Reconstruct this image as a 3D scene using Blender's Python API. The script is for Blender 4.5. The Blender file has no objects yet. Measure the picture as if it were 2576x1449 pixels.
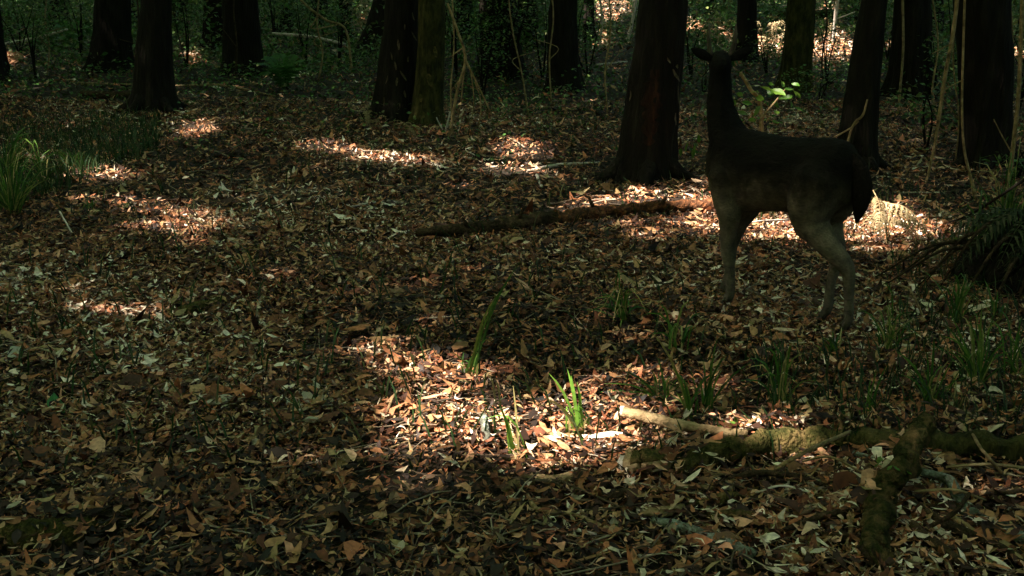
import bpy, bmesh, math, random
import numpy as np
from mathutils import Vector, Matrix, noise as mnoise
random.seed(11); rng = np.random.default_rng(11)
sc = bpy.context.scene
R = math.radians

# ------------------------------------------------------------ camera
CAM_H = 1.70
PITCH = math.atan(325/1050)
cam_d = bpy.data.cameras.new('camera'); cam = bpy.data.objects.new('camera', cam_d)
sc.collection.objects.link(cam)
cam.location = (0, 0, CAM_H); cam.rotation_euler = (math.pi/2-PITCH, 0, 0)
cam_d.sensor_width = 36; cam_d.lens = 36*1050/1024
cam_d.clip_start = 0.05; cam_d.clip_end = 1000
sc.camera = cam
sc.render.resolution_x = 1024; sc.render.resolution_y = 576

# ------------------------------------------------------------ sky, sun, exposure
SUN_AZ, SUN_EL = R(-110), R(45)          # azimuth from +Y towards +X
SUN = np.array([math.sin(SUN_AZ)*math.cos(SUN_EL), math.cos(SUN_AZ)*math.cos(SUN_EL), math.sin(SUN_EL)])
world = bpy.data.worlds.new('World'); sc.world = world; world.use_nodes = True
nt = world.node_tree; bg = nt.nodes['Background']
sky = nt.nodes.new('ShaderNodeTexSky'); sky.sky_type = 'NISHITA'; sky.sun_disc = False
sky.air_density = .55; sky.dust_density = 5.; sky.ozone_density = 0.
sky.sun_elevation = SUN_EL; sky.sun_rotation = SUN_AZ
nt.links.new(sky.outputs[0], bg.inputs[0]); bg.inputs[1].default_value = 0.064
sun_d = bpy.data.lights.new('sun', 'SUN'); sun_d.energy = 5.0; sun_d.angle = R(0.6); sun_d.color = (1.0, 0.90, 0.77)
sun = bpy.data.objects.new('sun', sun_d); sc.collection.objects.link(sun)
sun.rotation_euler = Vector(SUN).to_track_quat('Z', 'Y').to_euler()
sc.view_settings.view_transform = 'Standard'; sc.view_settings.look = 'None'
sc.view_settings.gamma = 1.0; sc.view_settings.use_curve_mapping = False
sc.view_settings.exposure = 2.9
cy = sc.cycles
cy.max_bounces = 4; cy.diffuse_bounces = 3; cy.glossy_bounces = 1; cy.transmission_bounces = 3; cy.transparent_max_bounces = 2
cy.use_denoising = True; cy.denoiser = 'OPENIMAGEDENOISE'; cy.denoising_prefilter = 'ACCURATE'; cy.denoising_input_passes = 'RGB_ALBEDO_NORMAL'; cy.caustics_reflective = False; cy.caustics_refractive = False
cy.sample_clamp_indirect = 4.0

# ------------------------------------------------------------ helpers
W, H = 2576.0, 1449.0                     # the picture's coordinates as studied
F = 1050*W/1024; CP, SP = math.cos(PITCH), math.sin(PITCH)
def gz(x, y):
    """gentle relief of the forest floor"""
    x = np.asarray(x, float); y = np.asarray(y, float)
    z = .035*np.sin(.9*x+.5*y+1.)*np.cos(.7*y-.4*x) + .018*np.sin(2.3*x-1.1*y+.6) + .012*np.sin(3.9*y+2.*x) \
        + .008*np.sin(7.1*x+1.3*y)*np.sin(6.3*y-.7*x)
    return z + np.clip((y-9)/40, 0, 1)*.12*np.sin(.35*x+.3*y)
def ray(dx, dy):
    a = (dx-W/2)/F; b = -(dy-H/2)/F
    return np.array([a, CP+b*SP, -SP+b*CP])
def at(dx, dy, z=0.0):
    """ground point (plus z above it) seen at that place"""
    d = ray(dx, dy); g = 0.0
    for _ in range(8):
        t = (g+z-CAM_H)/d[2]; g = float(gz(d[0]*t, d[1]*t))
    return np.array([d[0]*t, d[1]*t, g+z])
def atY(dx, dy, Y):
    d = ray(dx, dy); t = Y/d[1]; return np.array([d[0]*t, Y, CAM_H+d[2]*t])
def proj(p):
    p = np.asarray(p, float); q = p-np.array([0, 0, CAM_H])
    dep = q[..., 1]*CP-q[..., 2]*SP; up = q[..., 1]*SP+q[..., 2]*CP
    dep = np.where(np.abs(dep) < 1e-3, 1e-3, dep)
    return W/2+F*q[..., 0]/dep, H/2-F*up/dep, dep

col = sc.collection
def link(o, parent=None):
    col.objects.link(o)
    if parent is not None: o.parent = parent
    return o
def tag(o, label=None, cat=None, group=None, kind=None):
    if label: o['label'] = label
    if cat: o['category'] = cat
    if group: o['group'] = group
    if kind: o['kind'] = kind
    return o
def empty(name, loc=(0, 0, 0), rz=0.0):
    o = bpy.data.objects.new(name, None); o.location = loc; o.rotation_euler = (0, 0, rz); o.empty_display_size = .1
    return link(o)
def mesh_np(name, V, loops, sizes, mat, smooth=False, attrs=None):
    V = np.ascontiguousarray(V, np.float32); loops = np.ascontiguousarray(loops, np.int32).ravel()
    sizes = np.ascontiguousarray(sizes, np.int32).ravel()
    m = bpy.data.meshes.new(name)
    m.vertices.add(len(V)); m.vertices.foreach_set('co', V.ravel())
    m.loops.add(len(loops)); m.loops.foreach_set('vertex_index', loops)
    m.polygons.add(len(sizes))
    st = np.zeros(len(sizes), np.int32); st[1:] = np.cumsum(sizes)[:-1]
    m.polygons.foreach_set('loop_start', st)
    if smooth: m.polygons.foreach_set('use_smooth', np.ones(len(sizes), bool))
    if attrs:
        for k, v in attrs.items():
            a = m.attributes.new(k, 'FLOAT', 'POINT'); a.data.foreach_set('value', np.ascontiguousarray(v, np.float32))
    m.update(calc_edges=True)
    if mat: m.materials.append(mat)
    return m
def obj(name, m, parent=None): return link(bpy.data.objects.new(name, m), parent)
class MB:
    """collects rings and faces of one mesh"""
    def __init__(s): s.v = []; s.f = []
    def tube(s, pts, rad, seg=9, rough=0.0, freq=3.0, cap=True, seed=0., flat=1.0):
        pts = [np.asarray(p, float) for p in pts]; n = len(pts); base = len(s.v); up = np.array([0, 0, 1.])
        u = None
        for i, p in enumerate(pts):
            t = pts[min(i+1, n-1)]-pts[max(i-1, 0)]; t /= (np.linalg.norm(t)+1e-9)
            if u is None:
                u = np.cross(t, up if abs(t[2]) < .9 else np.array([1., 0, 0]))
            u = u-t*(u@t); u /= np.linalg.norm(u)+1e-9
            w = np.cross(t, u)
            for k in range(seg):
                a = 2*math.pi*k/seg; r = rad[i]
                if rough:
                    q = p+(u*math.cos(a)+w*math.sin(a))*r
                    r *= 1+rough*mnoise.noise(Vector(q*freq+seed))+.5*rough*mnoise.noise(Vector(q*freq*3+seed))
                s.v.append(p+(u*math.cos(a)*flat+w*math.sin(a))*r)
        for i in range(n-1):
            for k in range(seg):
                k2 = (k+1) % seg
                s.f.append((base+i*seg+k, base+i*seg+k2, base+(i+1)*seg+k2, base+(i+1)*seg+k))
        if cap:
            s.f.append(tuple(base+k for k in reversed(range(seg)))); s.f.append(tuple(base+(n-1)*seg+k for k in range(seg)))
        return s
    def poly(s, pts):
        b = len(s.v); s.v += [np.asarray(p, float) for p in pts]; s.f.append(tuple(range(b, b+len(pts)))); return s
    def strip(s, L, Rr):
        b = len(s.v)
        for l, r in zip(L, Rr): s.v += [np.asarray(l, float), np.asarray(r, float)]
        for i in range(len(L)-1): s.f.append((b+2*i, b+2*i+1, b+2*i+3, b+2*i+2))
        return s
    def mesh(s, name, mat, smooth=True):
        return mesh_np(name, np.array(s.v), np.concatenate([np.array(f) for f in s.f]), [len(f) for f in s.f], mat, smooth)
    def build(s, name, mat, parent=None, smooth=True): return obj(name, s.mesh(name, mat, smooth), parent)
def smoothpath(pts, n):
    """Catmull-Rom through control points; returns n points"""
    P = [np.asarray(p, float) for p in pts]; P = [2*P[0]-P[1]]+P+[2*P[-1]-P[-2]]; m = len(P)-3; out = []
    for i in range(n):
        t = i/(n-1)*m; k = min(int(t), m-1); t -= k
        a, b, c, d = P[k:k+4]
        out.append(.5*((2*b)+(c-a)*t+(2*a-5*b+4*c-d)*t*t+(3*b-a-3*c+d)*t**3))
    return out
def lerp_list(vals, n):
    return list(np.interp(np.linspace(0, 1, n), np.linspace(0, 1, len(vals)), vals))

# ------------------------------------------------------------ materials
MATS = {}
def mat_new(name):
    m = bpy.data.materials.new(name); m.use_nodes = True; n = m.node_tree
    b = n.nodes['Principled BSDF']; MATS[name] = m
    b.inputs['Specular IOR Level'].default_value = .25
    return m, n, b
def ramp(n, stops, fac):
    r = n.nodes.new('ShaderNodeValToRGB'); e = r.color_ramp.elements
    while len(e) < len(stops): e.new(.5)
    for i, (p, c) in enumerate(stops): e[i].position = p; e[i].color = (*c, 1)
    n.links.new(fac, r.inputs[0]); return r
def noise_mat(name, stops, scale=8., detail=6., rough=.85, bump=.4, stretch=(1, 1, 1), bump_scale=None, spec=.2):
    m, n, b = mat_new(name)
    tc = n.nodes.new('ShaderNodeTexCoord'); mp = n.nodes.new('ShaderNodeMapping'); mp.inputs['Scale'].default_value = stretch
    n.links.new(tc.outputs['Object'], mp.inputs[0])
    t = n.nodes.new('ShaderNodeTexNoise'); t.inputs['Scale'].default_value = scale; t.inputs['Detail'].default_value = detail
    t.inputs['Roughness'].default_value = .65
    n.links.new(mp.outputs[0], t.inputs[0])
    r = ramp(n, stops, t.outputs[0]); n.links.new(r.outputs[0], b.inputs['Base Color'])
    b.inputs['Roughness'].default_value = rough; b.inputs['Specular IOR Level'].default_value = spec
    if bump:
        t2 = n.nodes.new('ShaderNodeTexNoise'); t2.inputs['Scale'].default_value = bump_scale or scale*3; t2.inputs['Detail'].default_value = 5
        n.links.new(mp.outputs[0], t2.inputs[0])
        bp = n.nodes.new('ShaderNodeBump'); bp.inputs['Strength'].default_value = bump; bp.inputs['Distance'].default_value = .03
        n.links.new(t2.outputs[0], bp.inputs['Height']); n.links.new(bp.outputs[0], b.inputs['Normal'])
    return m
def leaf_mat(name, stops, attr='tint', trans=.3, rough=.6, obj_random=False, spec=.25):
    m, n, b = mat_new(name)
    if obj_random:
        a = n.nodes.new('ShaderNodeObjectInfo'); out = a.outputs['Random']
    else:
        a = n.nodes.new('ShaderNodeAttribute'); a.attribute_name = attr; out = a.outputs['Fac']
    r = ramp(n, stops, out)
    tc = n.nodes.new('ShaderNodeTexCoord'); t = n.nodes.new('ShaderNodeTexNoise'); t.inputs['Scale'].default_value = 60; t.inputs['Detail'].default_value = 3
    n.links.new(tc.outputs['Object'], t.inputs[0])
    mx = n.nodes.new('ShaderNodeMix'); mx.data_type = 'RGBA'; mx.blend_type = 'MULTIPLY'; mx.inputs[0].default_value = .7
    rr = ramp(n, [(.3, (.35, .35, .35)), (.7, (1.15, 1.15, 1.15))], t.outputs[0])
    n.links.new(r.outputs[0], mx.inputs[6]); n.links.new(rr.outputs[0], mx.inputs[7])
    n.links.new(mx.outputs[2], b.inputs['Base Color']); b.inputs['Roughness'].default_value = rough
    b.inputs['Specular IOR Level'].default_value = spec
    if trans:
        tr = n.nodes.new('ShaderNodeBsdfTranslucent'); n.links.new(mx.outputs[2], tr.inputs[0])
        ms = n.nodes.new('ShaderNodeMixShader'); ms.inputs[0].default_value = trans
        n.links.new(b.outputs[0], ms.inputs[1]); n.links.new(tr.outputs[0], ms.inputs[2])
        n.links.new(ms.outputs[0], n.nodes['Material Output'].inputs[0])
    return m
LITTER = [(0, (.009, .006, .004)), (.22, (.044, .016, .008)), (.38, (.150, .046, .018)), (.50, (.22, .110, .045)), (.62, (.44, .150, .066)),
          (.73, (.29, .220, .100)), (.84, (.58, .275, .160)), (.93, (.52, .43, .30)), (1, (.80, .67, .54))]
M_soil = noise_mat('soil', [(.25, (.006, .0045, .003)), (.5, (.014, .009, .005)), (.68, (.035, .022, .012)), (.85, (.09, .06, .035))], scale=26, detail=9, rough=.95, bump=1., bump_scale=40)
M_litter = leaf_mat('dead_leaves', LITTER, trans=.12, rough=.65)
M_bigleaf = leaf_mat('large_dead_leaves', [(0, (.10, .05, .028)), (.3, (.20, .115, .06)), (.55, (.29, .19, .11)), (.8, (.36, .28, .19)), (1, (.50, .44, .34))], trans=.12, rough=.6, obj_random=True)
M_twig = leaf_mat('twig_wood', [(0, (.05, .033, .02)), (.5, (.14, .095, .06)), (1, (.32, .26, .19))], trans=0, rough=.8)
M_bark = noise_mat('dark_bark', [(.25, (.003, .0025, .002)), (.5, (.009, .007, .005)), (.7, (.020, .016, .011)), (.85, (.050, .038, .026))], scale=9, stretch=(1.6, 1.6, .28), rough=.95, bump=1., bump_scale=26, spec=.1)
M_barkred = noise_mat('red_brown_bark', [(.25, (.010, .006, .004)), (.5, (.020, .009, .006)), (.68, (.062, .024, .013)), (.85, (.13, .055, .028))], scale=9, stretch=(1.6, 1.6, .28), rough=.95, bump=1., bump_scale=26, spec=.1)
M_mossbark = noise_mat('mossy_bark', [(.28, (.006, .006, .003)), (.45, (.022, .021, .007)), (.6, (.050, .044, .013)), (.8, (.11, .08, .035))], scale=11, stretch=(1.3, 1.3, .5), rough=.95, bump=1., bump_scale=30, spec=.1)
M_moss = noise_mat('moss', [(.3, (.016, .016, .006)), (.46, (.045, .043, .013)), (.58, (.11, .078, .030)), (.72, (.19, .125, .055)), (.85, (.28, .20, .095))], scale=15, rough=1., bump=1., bump_scale=70, spec=.05)
M_mosslimb = noise_mat('mossy_limb_bark', [(.3, (.008, .008, .004)), (.46, (.030, .030, .010)), (.58, (.085, .055, .024)), (.72, (.14, .09, .04)), (.85, (.24, .17, .085))], scale=17, rough=1., bump=1., bump_scale=60, spec=.05)
M_deadwood = noise_mat('dead_wood', [(.3, (.07, .045, .022)), (.5, (.21, .14, .07)), (.7, (.36, .26, .14))], scale=14, rough=.85, bump=.7, bump_scale=40)
M_palewood = noise_mat('pale_bleached_wood', [(.3, (.26, .21, .17)), (.6, (.50, .44, .38)), (.8, (.66, .60, .53))], scale=18, rough=.8, bump=.5)
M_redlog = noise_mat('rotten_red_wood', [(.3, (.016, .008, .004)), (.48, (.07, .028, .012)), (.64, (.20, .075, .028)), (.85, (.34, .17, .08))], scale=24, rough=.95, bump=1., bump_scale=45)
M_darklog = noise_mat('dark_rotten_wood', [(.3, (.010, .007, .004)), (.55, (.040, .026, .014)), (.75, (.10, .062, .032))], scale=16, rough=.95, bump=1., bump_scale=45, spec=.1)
M_lichen = noise_mat('lichen_crust', [(.35, (.03, .03, .022)), (.5, (.08, .08, .06)), (.6, (.17, .19, .155)), (.76, (.36, .38, .33))], scale=22, rough=.95, bump=.9, bump_scale=60)
GREEN = [(0, (.022, .055, .012)), (.5, (.05, .115, .02)), (1, (.12, .17, .03))]
M_grass = leaf_mat('grass_blade', [(0, (.030, .085, .018)), (.45, (.065, .15, .025)), (.8, (.11, .20, .03)), (1, (.34, .30, .10))], trans=.3, rough=.45, obj_random=True)
M_grass_attr = leaf_mat('grass_mass', [(0, (.010, .030, .009)), (.6, (.028, .065, .016)), (1, (.10, .10, .04))], trans=.25, rough=.5)
M_strawblade = leaf_mat('straw_blade', [(0, (.26, .21, .07)), (1, (.44, .37, .16))], trans=.25, rough=.5, obj_random=True)
M_green = leaf_mat('green_leaf', GREEN, trans=.35, rough=.45)
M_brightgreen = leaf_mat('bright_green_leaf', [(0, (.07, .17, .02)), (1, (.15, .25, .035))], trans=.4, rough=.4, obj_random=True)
M_canopy = leaf_mat('canopy_leaf', [(0, (.08, .22, .03)), (.6, (.10, .26, .04)), (1, (.14, .28, .05))], trans=.58, rough=.5)
M_under = leaf_mat('understory_leaf', [(0, (.022, .050, .012)), (.4, (.045, .115, .022)), (.6, (.085, .080, .032)), (.8, (.070, .18, .035)), (1, (.20, .21, .07))], trans=.25, rough=.5)
M_fern = leaf_mat('dry_fern', [(0, (.20, .13, .06)), (1, (.46, .36, .20))], trans=.2, rough=.7, obj_random=True)
M_greenfern = leaf_mat('green_fern', [(0, (.035, .11, .02)), (1, (.07, .17, .035))], trans=.35, rough=.5, obj_random=True)

# ------------------------------------------------------------ where the canopy lets the sun through
# (centre x, centre y, half width, half height, share of leaves missing, tilt) on the ground as it is seen
PATCH = [(1000, 905, 60, 14, .9, .05), (1100, 955, 85, 35, .95, .3), (1215, 1015, 110, 40, .85, 0), (1400, 1088, 130, 50, 1., .05),
         (1150, 1100, 110, 40, 1., 0), (1300, 1060, 90, 40, .9, 0), 
         (1600, 514, 185, 15, 1., 0), (1750, 516, 80, 20, .9, 0), (1620, 575, 60, 14, .6, .05), (1720, 600, 90, 22, .75, .05), (1935, 588, 95, 30, .95, .05), (2020, 605, 60, 18, .7, .05), (1820, 560, 60, 45, .8, 0),
         (2228, 578, 50, 66, 1., 0), (2330, 592, 45, 16, .6, 0),
         (508, 335, 36, 25, 1., 0), (850, 374, 60, 9, .9, .10), (930, 392, 60, 10, .8, .1), (1020, 402, 60, 12, .9, .1), (1310, 378, 60, 11, 1., .05), (1370, 384, 30, 8, .8, .05),
         (330, 520, 45, 9, .7, .08), (420, 535, 55, 9, .8, .08), (520, 580, 40, 9, .7, .1), (455, 605, 60, 12, .85, .1), (250, 507, 40, 8, .5, 0), (80, 392, 34, 7, .6, 0), (290, 452, 38, 8, .9, 0),
         (30, 155, 25, 10, 1., 0), (200, 748, 50, 8, .7, .1), (290, 775, 40, 8, .6, .1), (485, 150, 18, 18, .9, 0),
         (2092, 128, 76, 44, 1., 0), (1945, 118, 46, 30, 1., 0), (1545, 20, 42, 34, 1., 0), (1740, 65, 20, 18, 1., 0), (1790, 85, 40, 16, .7, 0), (1850, 105, 20, 10, .8, 0),
         (2260, 120, 22, 12, 1., 0), (2555, 140, 25, 14, 1., 0), (1520, 95, 9, 30, .9, 0), (2060, 26, 60, 12, .8, 0), (2125, 34, 24, 10, .9, 0), (925, 60, 16, 40, .7, 0),
         (1590, 1165, 40, 16, .9, 0), (1640, 1046, 60, 10, .6, .15), (1850, 1105, 110, 16, .3, .05),
         (1290, 420, 60, 12, .6, 0)]
SPOT = [(atY(1955, 245, 7.4), .05, .2), (atY(1648, 265, 7.9), .16, .95), (atY(2000, 60, 15.5), .30, .9), (atY(2100, 60, 20.5), .3, .9), (atY(1430, 1000, 3.9), .12, .9), (atY(1700, 900, 4.2), .06, .8)]
DEER_AT = np.array([1.33, 5.0])
CLOSED = [(np.array([1.33, 5.02, .74]), .42), (np.array([1.05, 5.25, .70]), .30), (np.array([1.62, 4.80, .62]), .34), (np.array([1.0, 5.28, 1.12]), .25), (np.array([1.7, 4.75, .3]), .2), (np.array([1.15, 5.2, .25]), .2)]
def sunlit(p, dil=.12):
    """share of leaves missing at points p (N,3), so that the sun reaches the openings' places on the ground"""
    p = np.atleast_2d(p); g = p-SUN*(p[:, 2:3]/SUN[2])
    px, py, dep = proj(g); ok = dep > .5; out = np.zeros(len(p))
    for cx, cyy, rx, ry, k, tl in PATCH:
        c0 = ray(cx, cyy); t = -CAM_H/c0[2]; ppm = F/t
        ax, ay = rx+dil*ppm, ry+dil*ppm*min(1, CAM_H/t)
        u = px-cx; v = (py-cyy)-u*tl
        wob = 1+.16*np.sin(px*.045+py*.09+cx)+.10*np.sin(px*.11-py*.17+cyy)
        d = np.sqrt((u/ax)**2+(v/ay)**2)
        out = np.where(ok & (d < wob), np.maximum(out, k), out)
    for q, r, k in SPOT:
        d = p-q; c = d-SUN*(d@SUN)[:, None]
        out = np.where((np.linalg.norm(c, axis=1) < r+dil*.6) & (d@SUN > .3), np.maximum(out, k), out)
    for q, r in CLOSED:
        d = p-q; c = d-SUN*(d@SUN)[:, None]
        out = np.where(np.linalg.norm(c, axis=1) < r, 0, out)
    return out
def leaf_cloud(P, N, size, name, mat, tint=None, aspect=.62):
    """one mesh of small pointed leaves (6-gons folded from 2 quads) at P with normals N"""
    n = len(P); N = N/np.linalg.norm(N, axis=1, keepdims=True)
    t = rng.normal(size=(n, 3)); t -= N*np.sum(t*N, 1, keepdims=True); t /= np.linalg.norm(t, axis=1, keepdims=True)
    b = np.cross(N, t); size = np.broadcast_to(size, (n,))[:, None]
    rows = [(-.5, 0, 0), (-.12, .5, .06), (.2, .42, .05), (.5, 0, -.04), (.2, -.42, .05), (-.12, -.5, .06)]
    V = np.stack([P+t*u*size+b*w*aspect*size+N*z*size for u, w, z in rows], 1).reshape(-1, 3)
    base = (np.arange(n)*6)[:, None]
    loops = np.concatenate([base+np.array([0, 1, 2, 3]), base+np.array([0, 3, 4, 5])], 1).reshape(-1)
    ti = np.repeat(rng.random(n) if tint is None else tint, 6)
    return mesh_np(name, V, loops, np.full(2*n, 4), mat, False, {'tint': ti})

# ============================================================ SETTING: the forest floor
def axis(lo, hi, step, far):
    a = list(np.arange(lo, hi+1e-6, step)); s = step; x = hi
    while x < far: s *= 1.25; x += s; a.append(x)
    s = step; x = lo
    while x > -far: s *= 1.25; x -= s; a.insert(0, x)
    return np.array(a)
gx, gy = axis(-7, 7, .09, 320), axis(1.5, 13, .09, 320)
XX, YY = np.meshgrid(gx, gy); ZZ = gz(XX, YY)
nx, ny = len(gx), len(gy); idx = np.arange(nx*ny).reshape(ny, nx)
q = np.stack([idx[:-1, :-1], idx[:-1, 1:], idx[1:, 1:], idx[1:, :-1]], -1).reshape(-1, 4)
floor = obj('forest_floor', mesh_np('forest_floor', np.stack([XX, YY, ZZ], -1).reshape(-1, 3), q, np.full(len(q), 4), M_soil, True))
tag(floor, 'dark soil of the forest floor under a thick layer of dead leaves', 'forest floor', kind='structure')

HEAP = []
for pts, r in [([(1700, 1184), (1850, 1128), (2012, 1108), (2125, 1108)], .05),
               ([(1568, 1168), (1690, 1160)], .045), ([(2110, 1110), (2400, 1118), (2640, 1140)], .05), ([(2204, 1335), (2222, 1238), (2262, 1188)], .05), ([(420, 788), (552, 762)], .03),
               ([(-80, 1352), (190, 1340), (330, 1310)], .05), ([(1262, 1228), (1470, 1192)], .025), ([(1606, 1290), (1720, 1280)], .02), ([(2243, 1236), (2387, 1322), (2600, 1420)], .03)]:
    g_ = [at(*p)[:2] for p in pts]
    for a_, b_ in zip(g_[:-1], g_[1:]): HEAP.append((a_, b_, r))
def heap(x, y):
    z = np.zeros(len(x)); p = np.stack([x, y], 1); top = rng.random(len(x)) < .22
    for a_, b_, r in HEAP:
        d = b_-a_; t = np.clip(((p-a_)@d)/(d@d), 0, 1); q = np.linalg.norm(p-a_-t[:, None]*d, axis=1)
        z = np.maximum(z, np.where(top & (q < r), 1.9*r, .95*r*np.exp(-(q/(r*2.2))**2)))
    return z
def litter(n, y0, y1, med, sig, rows, lift, tilt=.30, keep=None, xy=None, pale=None):
    """n dead leaves on the ground between two distances, rows = (u, halfwidth) of the blade"""
    y = np.sqrt(rng.uniform(y0*y0, y1*y1, n)); x = rng.uniform(-1, 1, n)*(.56*y+.75)
    if xy is not None: x, y = xy; n = len(x)
    if keep is not None: k = keep(x, y); x, y = x[k], y[k]; n = len(x)
    L = np.clip(med*np.exp(rng.normal(0, sig, n)), .014, .16); Wd = L*rng.uniform(.14, .50, n)
    yaw = rng.uniform(0, 2*np.pi, n)
    N = np.stack([rng.normal(0, tilt, n), rng.normal(0, tilt, n), np.ones(n)], 1); N /= np.linalg.norm(N, axis=1, keepdims=True)
    t = np.stack([np.cos(yaw), np.sin(yaw), np.zeros(n)], 1); t -= N*np.sum(t*N, 1, keepdims=True); t /= np.linalg.norm(t, axis=1, keepdims=True)
    b = np.cross(N, t); c = np.stack([x, y, gz(x, y)+heap(x, y)+rng.uniform(.002, lift, n)], 1)
    curl = rng.normal(.4, .8, n)*L; bend = rng.normal(0, .22, n)*L; cup = rng.normal(.2, .6, n)*Wd
    V = []
    for u, w in rows:
        z = curl*(u*u-.08); side = bend*(u*u*4-.5)
        cen = c+t*(u*L)[:, None]+b*side[:, None]+N*z[:, None]
        V += [cen+b*(w*Wd)[:, None]+N*(cup*w*.5)[:, None], cen-b*(w*Wd)[:, None]-N*(cup*w*.15)[:, None]]
    K = len(V); V = np.stack(V, 1).reshape(-1, 3)
    f = np.array([[2*i, 2*i+1, 2*i+3, 2*i+2] for i in range(len(rows)-1)]).ravel()
    loops = ((np.arange(n)*K)[:, None]+f).ravel()
    tint = np.clip(rng.beta(.85, 1.15, n)+.16*np.sin(x*1.7+y)*np.cos(y*1.3), 0, 1)
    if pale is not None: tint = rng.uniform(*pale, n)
    return V, loops, np.full(n*(len(rows)-1), 4), np.repeat(tint, K)
def no_gap(x, y): return rng.random(len(x)) < .66+.26*np.sin(x*5.1+y*2.)*np.sin(y*4.3-x)+.22*np.sin(x*1.9-y*1.1+2)*np.sin(y*2.3+x*.6)
R4 = [(-.5, .10), (-.18, .5), (.16, .42), (.5, .03)]; R3 = [(-.5, .08), (0, .5), (.5, .05)]
parts = [litter(265000, 2.0, 7.2, .032, .50, R4, .055, keep=no_gap), litter(140000, 7.2, 13.5, .046, .45, R3, .055, keep=no_gap),
         litter(36000, 13.5, 36, .085, .35, R3, .05, .45)]
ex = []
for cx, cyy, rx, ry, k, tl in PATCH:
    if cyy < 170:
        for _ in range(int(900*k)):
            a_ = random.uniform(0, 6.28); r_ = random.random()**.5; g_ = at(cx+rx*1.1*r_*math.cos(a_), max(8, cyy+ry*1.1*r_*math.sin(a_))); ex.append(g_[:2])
ex = np.array(ex); parts.append(litter(0, 1, 2, .095, .3, R3, .10, .5, xy=(ex[:, 0], ex[:, 1]), pale=(.55, 1.)))  # far sun openings get paler leaves, brightness put into the leaf colour
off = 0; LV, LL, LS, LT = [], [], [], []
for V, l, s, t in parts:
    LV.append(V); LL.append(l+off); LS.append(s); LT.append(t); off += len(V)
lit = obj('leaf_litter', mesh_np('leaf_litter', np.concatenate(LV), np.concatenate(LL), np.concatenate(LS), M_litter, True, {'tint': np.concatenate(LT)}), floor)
tag(lit, 'small curled brown, tan and grey dead leaves carpeting the ground', kind='stuff')

# the larger dead leaves, each a piece of its own
def big_leaf_mesh(kind, seed):
    rd = random.Random(seed); mb = MB(); n = 7; out = []
    for i in range(n):
        u = i/(n-1)
        if kind == 'oval': w = .34*math.sin(math.pi*min(1, u*1.02+.02))**.8
        elif kind == 'lance': w = .17*math.sin(math.pi*(u*.96+.02))**.9
        elif kind == 'broad': w = .46*math.sin(math.pi*(u**.75)*.97+.05)**.7
        else: w = (.40*math.sin(math.pi*(u*.95+.03)))*(1 if i % 2 else .52)
        out.append((u-.5, max(w, .012)*rd.uniform(.85, 1.12)))
    c1, c2, fold = rd.uniform(-.2, .9), rd.uniform(-.35, .35), rd.uniform(.1, .8)
    Lp, Mp, Rp = [], [], []
    for u, w in out:
        z = c1*u*u+c2*u**3*2; wv = rd.uniform(-.03, .03)
        Lp.append((u, w, z+fold*w+wv)); Mp.append((u, .04*math.sin(u*5+seed), z)); Rp.append((u, -w, z+fold*w*rd.uniform(.2, 1)-wv))
    mb.strip(Lp, Mp); mb.strip(Mp, Rp)
    return mb.mesh('leaf', M_bigleaf)
BL = [big_leaf_mesh(k, s) for s, k in enumerate(['oval', 'lance', 'broad', 'lobed', 'oval', 'lance', 'broad', 'lobed', 'oval', 'broad', 'lance', 'oval'])]
M_palebig = leaf_mat('pale_large_leaf', [(0, (.45, .43, .33)), (1, (.62, .60, .48))], trans=.12, obj_random=True)
M_greenfall = leaf_mat('fallen_green_leaf', [(0, (.05, .20, .06)), (1, (.11, .26, .08))], trans=.2, obj_random=True)
def place_leaf(p, size, me, rz, tl=.3):
    o = obj('leaf', me, floor); o.location = p; o.scale = (size, size*random.uniform(.8, 1.15), size)
    o.rotation_euler = (random.gauss(0, tl), random.gauss(0, tl), rz); return o
KNOWN = [(565, 1015, 130, 6, .3), (800, 1012, 120, 3, -.2), (475, 945, 60, 2, .2), (410, 980, 75, 6, 1.2), (700, 965, 70, 2, .8), (1022, 1225, 65, 2, .4),
         (990, 1252, 55, 0, 1.3), (1075, 1243, 45, 2, .1), (560, 1290, 120, 3, -.5), (620, 1320, 60, 2, .6), (255, 1250, 95, 0, .1), (2035, 1290, 110, 3, 1.4),
         (1090, 1075, 90, 6, 1.0), (1510, 1030, 70, 2, .5), (1140, 1115, 80, 4, -.3), (1025, 905, 60, 2, .6), (140, 1055, 90, 1, .5), (2195, 945, 60, 1, .9),
         (2010, 1000, 85, 0, .0), (1420, 690, 40, 2, .2), (980, 705, 75, 0, .3), (1000, 735, 70, 3, .1), (1110, 750, 55, 6, .4), (230, 690, 70, 0, .2),
         (1690, 735, 40, 6, .7), (130, 680, 60, 9, .2), (2540, 1085, 75, 1, 1.0), (455, 1180, 60, 0, .1), (395, 1215, 110, 4, 0), (120, 1290, 80, 4, .4),
         (850, 1190, 90, 1, -.1), (1630, 1180, 70, 8, .1), (1245, 985, 55, 9, .2), (1060, 980, 50, 2, .9), (880, 985, 60, 1, -.3)]
nleaf = 0
for dx, dy, s, k, a in KNOWN:
    p = at(dx, dy, .03); place_leaf(p, .72*s/(F/np.hypot(p[1], CAM_H)), BL[{2: 4, 6: 0, 9: 8}.get(k, k) % 12], a, .35); nleaf += 1
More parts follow.
